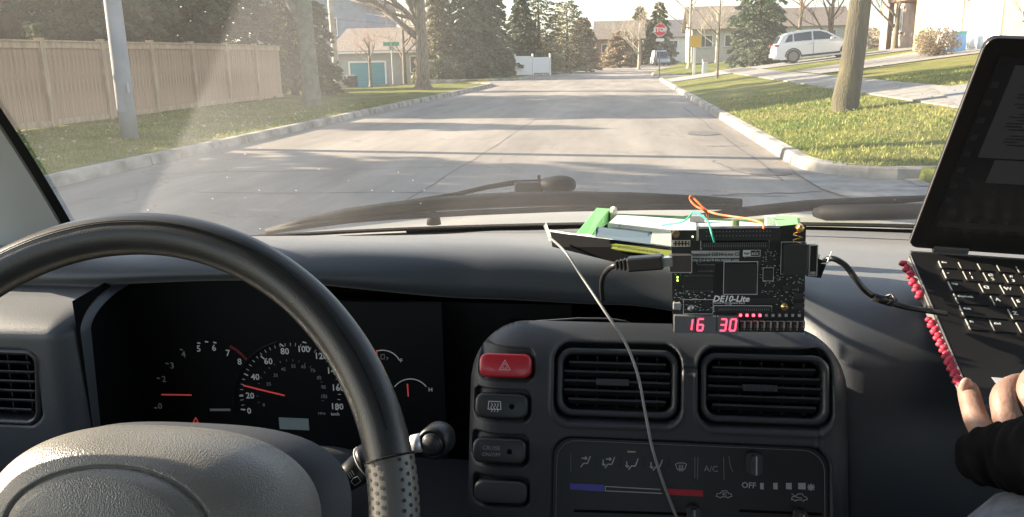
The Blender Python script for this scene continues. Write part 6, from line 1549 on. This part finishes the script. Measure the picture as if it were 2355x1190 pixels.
for ri, row in enumerate(rows):
    h = .0125 if ri == 0 else kp - .0028; x = kx
    for s, w in row:
        wd = w * kp - .0028
        pr = ss(wd, h, .0018, 2); cxk, cyk = x + w * kp / 2 - .0014, kb_y - h / 2
        n = len(pr); vs = [(cxk + a, cyk + b, .0002) for a, b in pr] + [(cxk + a * .97, cyk + b * .95, .0016) for a, b in pr]
        kk = lobj('key', MB().add(vs, [tuple(n + i for i in range(n))] + [(i, (i + 1) % n, n + (i + 1) % n, n + i) for i in range(n)]), M_key)
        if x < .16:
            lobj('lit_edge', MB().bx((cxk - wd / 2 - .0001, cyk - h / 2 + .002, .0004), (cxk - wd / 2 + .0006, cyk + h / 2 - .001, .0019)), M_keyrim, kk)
            if s:
                sz = .0062 if len(s) == 1 and s.isalnum() else .0034
                if s.isdigit(): 
                    lobj('legend', text_mesh({'1': '!', '2': '@', '3': '#', '4': '$', '5': '%', '6': '^', '7': '&'}.get(s, ''), .005), M_legend, kk, M=Matrix.Translation((cxk - .002, cyk + .004, .0018)))
                    lobj('legend', text_mesh(s, .0055, .00015), M_legend, kk, M=Matrix.Translation((cxk - .002, cyk - .003, .0018)))
                else: lobj('legend', text_mesh(s, sz, .00015, align='LEFT'), M_legend, kk, M=Matrix.Translation((cxk - wd / 2 + .0028, cyk + (.003 if len(s) > 1 else .0018), .0018)))
        x += w * kp
    kb_y -= h + .0028
tp = lobj('touchpad', MB().prism([(x + .165, y - .185) for x, y in ss(.10, .058, .003, 3)], .0001, .0006), mat('touchpad', (.022, .022, .023), .25))
lobj('sticker', MB().prism([(.024 + a, -.186 + b) for a, b in ((0, 0), (.030, 0), (.030, -.018), (.004, -.018))][::-1], .0002, .0004), mat('sticker_white', (.55, .57, .60), .4))
# lid
LA = 1.6604; LidM = Matrix.Translation((0, .002, .002)) @ Matrix.Rotation(LA, 4, 'X')      # local x right, y up the lid, z = screen side normal after flip
LL = .2325
lid = lobj('lid', MB().prism([(a + LW / 2, b + LL / 2) for a, b in ss(LW, LL, .009, 5)], -.0062, 0, LidM), M_lap, bevel=.0006)
lobj('lid_edge', MB().tube([LidM @ Vector(q) for q in ((.0, .006, -.0008), (.0, LL - .010, -.0008))], .0009, 6), MATS['edge_metal'], lid)
lobj('hinge_line', MB().bx((.001, -.0035, -.0004), (LW - .001, -.0018, .0007)), mat('hinge_chrome', (.6, .6, .6), .25, metal=.8), lap)
def lidbox(x0, y0, x1, y1, z0, z1, m, name, parent): return lobj(name, MB().prism([(x0, y0), (x1, y0), (x1, y1), (x0, y1)], z0, z1, LidM), m, parent)
fz = -1  # screen faces the local -? side; decided below
scr = lidbox(.014, .024, LW - .014, LL - .016, .0002, .0005, mat('screen_dark', (.008, .008, .009), .18, emit=(.5, .5, .55), es=.002), 'screen', lid)
hc = lobj('hinge_cover', MB().box((.041, .0035, .0015), (.034, .009, .009)), mat('hinge_grey', (.115, .115, .12), .5), lap, bevel=.001)
M_scrg = mat('screen_page', (.010, .010, .012), .35, emit=(.55, .56, .60), es=.007); M_scrt = mat('screen_ink', (.008, .008, .008), .35, emit=(.3, .3, .3), es=.005)
pg = lidbox(.030, .114, LW - .02, LL - .024, .0006, .0008, M_scrg, 'window_area', lid)
lidbox(.046, .086, LW - .02, .112, .0006, .0008, M_scrg, 'window_area', lid)
lidbox(.018, .030, LW - .018, .037, .0006, .0008, M_scrt, 'task_bar', lid)
tx = MB(); rs = random.Random(12)
for k in range(22):
    y = lerp(.128, LL - .036, k / 21); 
    if rs.random() < .25: continue
    x = .042 + rs.choice((0, .004, .008)); e = x + rs.uniform(.012, .055)
    tx.prism([(x, y), (e, y), (e, y + .0016), (x, y + .0016)], .0009, .0010, LidM)
o_ = lobj('text_lines', tx, M_scrt, lid); o_['kind'] = 'stuff'
ic_ = MB()
for k in range(8): ic_.prism([(.017, .06 + k * .018), (.023, .06 + k * .018), (.023, .066 + k * .018), (.017, .066 + k * .018)], .0006, .0008, LidM)
lobj('desktop_icons', ic_, M_scrt, lid)['kind'] = 'stuff'

# red braided strap along the laptop's side
M_bead = mat('braid_red', (.36, .022, .05), .6, var=.3, vs=300)
stp = thing('braided_strap', 'red beaded strap peeking out under the left edge of the laptop', 'strap', P(2100, 640, .80))
for (p0, p1, Y0, Y1, n) in (((2080, 606), (2117, 683), .835, .765, 11), ((2139, 735), (2207, 885), .725, .640, 22)):
    for k in range(n):
        t = k / (n - 1); c = P(lerp(p0[0], p1[0], t) + (3 if k % 2 else -3), lerp(p0[1], p1[1], t), lerp(Y0, Y1, t))
        r = .0034 * rng.uniform(.85, 1.12) * (1 - .35 * abs(t * (1 if n == 9 else .2))); obj('bead', MB().blob(c, (r * 1.15, r, r * .85), k, .25, 12, 8, 2), M_bead, stp, sm=True)

# ================================================================ PASSENGER
M_skin = mat('skin', (.23, .14, .108), .55, var=.16, vs=60, bump=.6, bs=320, bd=.0008, sub=.12)
M_jacket = mat('jacket_black', (.004, .004, .0045), .95, spec=.08, var=.3, vs=60, bump=.5, bs=240, bd=.001)
M_jean = mat('jeans_slate', (.085, .10, .125), .9, var=.18, vs=90, bump=.5, bs=500, bd=.0006)
person = thing('person', 'passenger in black sleeves and slate blue jeans, hand at the laptop edge', 'person', (.45, -.1, .72))
def skin_obj(name, chains, m, parent, sub=2, root=0):
    """chains: list of [(point, radius), ...]; a chain that starts with an int continues from that vertex"""
    vs, es, rs_ = [], [], []
    for ch in chains:
        prev = None
        for it in ch:
            if isinstance(it, int): prev = it; continue
            vs.append(Vector(it[0])); rs_.append(it[1]); i = len(vs) - 1
            if prev is not None: es.append((prev, i))
            prev = i
    me = bpy.data.meshes.new(name); me.from_pydata([tuple(v) for v in vs], es, []); me.materials.append(m)
    o = bpy.data.objects.new(name, me); COL.objects.link(o); o.parent = parent; o.matrix_basis = MW[parent.name].inverted(); MW[o.name] = Matrix()
    mo = o.modifiers.new('skin', 'SKIN'); mo.use_smooth_shade = True; mo.branch_smoothing = .6
    for i, s in enumerate(me.skin_vertices[0].data): s.radius = (rs_[i], rs_[i]) if not isinstance(rs_[i], tuple) else rs_[i]; s.use_root = (i == root)
    su = o.modifiers.new('sub', 'SUBSURF'); su.levels = sub; su.render_levels = sub; return o
# left hand: palm over the front corner of the laptop, thumb side away from us
wr = P(2385, 1075, .535); pm1 = P(2345, 1030, .555); 
k1, k2, k3, k4 = P(2262, 1000, .575), P(2318, 985, .575), P(2372, 980, .578), P(2425, 985, .585)
hand = skin_obj('hand', [
    [(pm1, .017), (P(2300, 1025, .565), .014), (k1, .0098), (P(2243, 962, .588), .0090), (P(2233, 925, .602), .0086), (P(2226, 897, .612), .0084), (P(2223, 880, .618), .0060)],
    [0, (k2, .0115), (P(2312, 945, .578), .0100), (P(2305, 908, .588), .0102), (P(2326, 888, .602), .0088), (P(2354, 881, .618), .0082), (P(2372, 890, .628), .0070)],
    [0, (k3, .0125), (P(2372, 925, .578), .0110), (P(2372, 880, .585), .0108), (P(2392, 858, .60), .0100), (P(2412, 858, .615), .0088)],
    [0, (k4, .0120), (P(2440, 930, .585), .0105), (P(2448, 885, .592), .0102), (P(2462, 868, .605), .0095), (P(2474, 868, .62), .0082)],
    [0, (P(2425, 1050, .545), .015), (P(2470, 1010, .56), .0125), (P(2500, 965, .58), .0105), (P(2515, 935, .60), .0085)],
    [0, (wr, .021), (P(2440, 1110, .50), .022)]], M_skin, person, 2)
# body
sh = Vector((.30, -.16, 1.16)); el = Vector((.335, .22, .94)); hp = Vector((.42, -.22, .72))
body = skin_obj('jacket', [
    [((.42, -.22, .74), .12), ((.42, -.24, .92), .13), ((.42, -.22, 1.08), .125), ((.42, -.20, 1.18), .07), ((.42, -.18, 1.24), .055)],
    [2, ((.32, -.17, 1.14), .062), ((.27, -.02, 1.03), .052), ((.265, .16, .965), .046), (P(2640, 1110, .42), .040), (P(2460, 1066, .50), .031), (P(2400, 1052, .527), .022)],
    [2, ((.54, -.17, 1.14), .062), ((.60, .0, 1.0), .052), ((.60, .16, .95), .046), ((.54, .38, .99), .038), ((.50, .50, 1.02), .034)]], M_jacket, person, 2)
skin_obj('jeans', [[((.42, -.22, .72), .12), ((.35, .0, .76), .088), (P(2440, 1345, .48), .074), (P(2425, 1330, .62), .072), ((.38, .70, .80), .062), ((.37, .72, .50), .05), ((.37, .74, .42), .045)],
                   [0, ((.50, .0, .76), .088), ((.52, .30, .82), .078), ((.53, .54, .86), .07), ((.54, .62, .74), .062), ((.55, .72, .50), .05), ((.55, .74, .42), .045)]], M_jean, person, 2)
for x in (.37, .55): obj('shoe', MB().blob((x, .80, .39), (.045, .12, .04), 2, .1, 16, 10), M_gloss, person, sm=True)
skin_obj('right_hand', [[((.49, .53, 1.03), .018), ((.475, .57, 1.045), .013), ((.465, .60, 1.06), .009), ((.46, .625, 1.065), .008)], [0, ((.485, .575, 1.047), .012), ((.48, .61, 1.066), .009), ((.478, .635, 1.07), .008)],
                        [0, ((.50, .575, 1.047), .012), ((.498, .612, 1.066), .009), ((.498, .637, 1.07), .008)], [0, ((.512, .565, 1.043), .011), ((.515, .60, 1.06), .0085), ((.517, .62, 1.065), .0075)], [0, ((.47, .54, 1.03), .011), ((.452, .555, 1.035), .009), ((.44, .57, 1.04), .008)]], M_skin, person, 2)
# open cuff with folds round the wrist
def cuff(u, v):
    A = [P(2238, 1052, .572), P(2262, 1050, .566), P(2340, 1048, .552), P(2430, 1046, .52), P(2560, 1052, .47), P(2680, 1080, .42)]
    p = Vector(catmull([tuple(q) for q in A], u)); q = Vector(catmull([tuple(q) for q in A], min(1, u + .01))) - Vector(catmull([tuple(q) for q in A], max(0, u - .01))); t = q.normalized()
    a = 2 * pi * v; up = Vector((0, -.3, 1)); up = (up - t * up.dot(t)).normalized(); b = t.cross(up)
    r = lerp(.0165, .030, min(1, u * 1.8)) * (1 + .10 * mnoise.noise(Vector((u * 14, cos(a) * 1.3, sin(a) * 1.3))) + .04 * sin(u * 60 + 2 * cos(a)))
    if u < .02: r *= .9
    return p + up * (cos(a) * r * .92) + b * (sin(a) * r * 1.05)
obj('sleeve', MB().grid(cuff, 70, 32), M_jacket, person, sm=True)
nl = obj('fingernail', MB().blob(P(2221, 886, .606), (.0045, .0022, .006), 1, 0, 12, 8), mat('nail', (.42, .27, .22), .3), person, sm=True)
# head, turned to the screen
hd_ = obj('head', MB().blob((.42, -.15, 1.37), (.078, .096, .115), 1, .05, 28, 20), M_skin, person, sm=True)
obj('nose', MB().blob((.42, -.052, 1.36), (.012, .018, .02), 1, .05, 10, 8), M_skin, hd_, sm=True)
obj('mouth', MB().blob((.42, -.062, 1.315), (.022, .008, .006), 1, .05, 12, 6), mat('lips', (.45, .2, .18), .5), hd_, sm=True)
for s in (-1, 1):
    obj('eye', MB().blob((.42 + s * .03, -.066, 1.385), (.011, .009, .008), 1, 0, 12, 8), MATS['sign_white'], hd_, sm=True)
    obj('ear', MB().blob((.42 + s * .078, -.14, 1.37), (.010, .02, .03), 1, .1, 10, 8), M_skin, hd_, sm=True)
obj('hair', MB().blob((.42, -.17, 1.405), (.086, .096, .098), 5, .12, 28, 18, 4), mat('hair_dark', (.02, .015, .012), .6), hd_, sm=True)
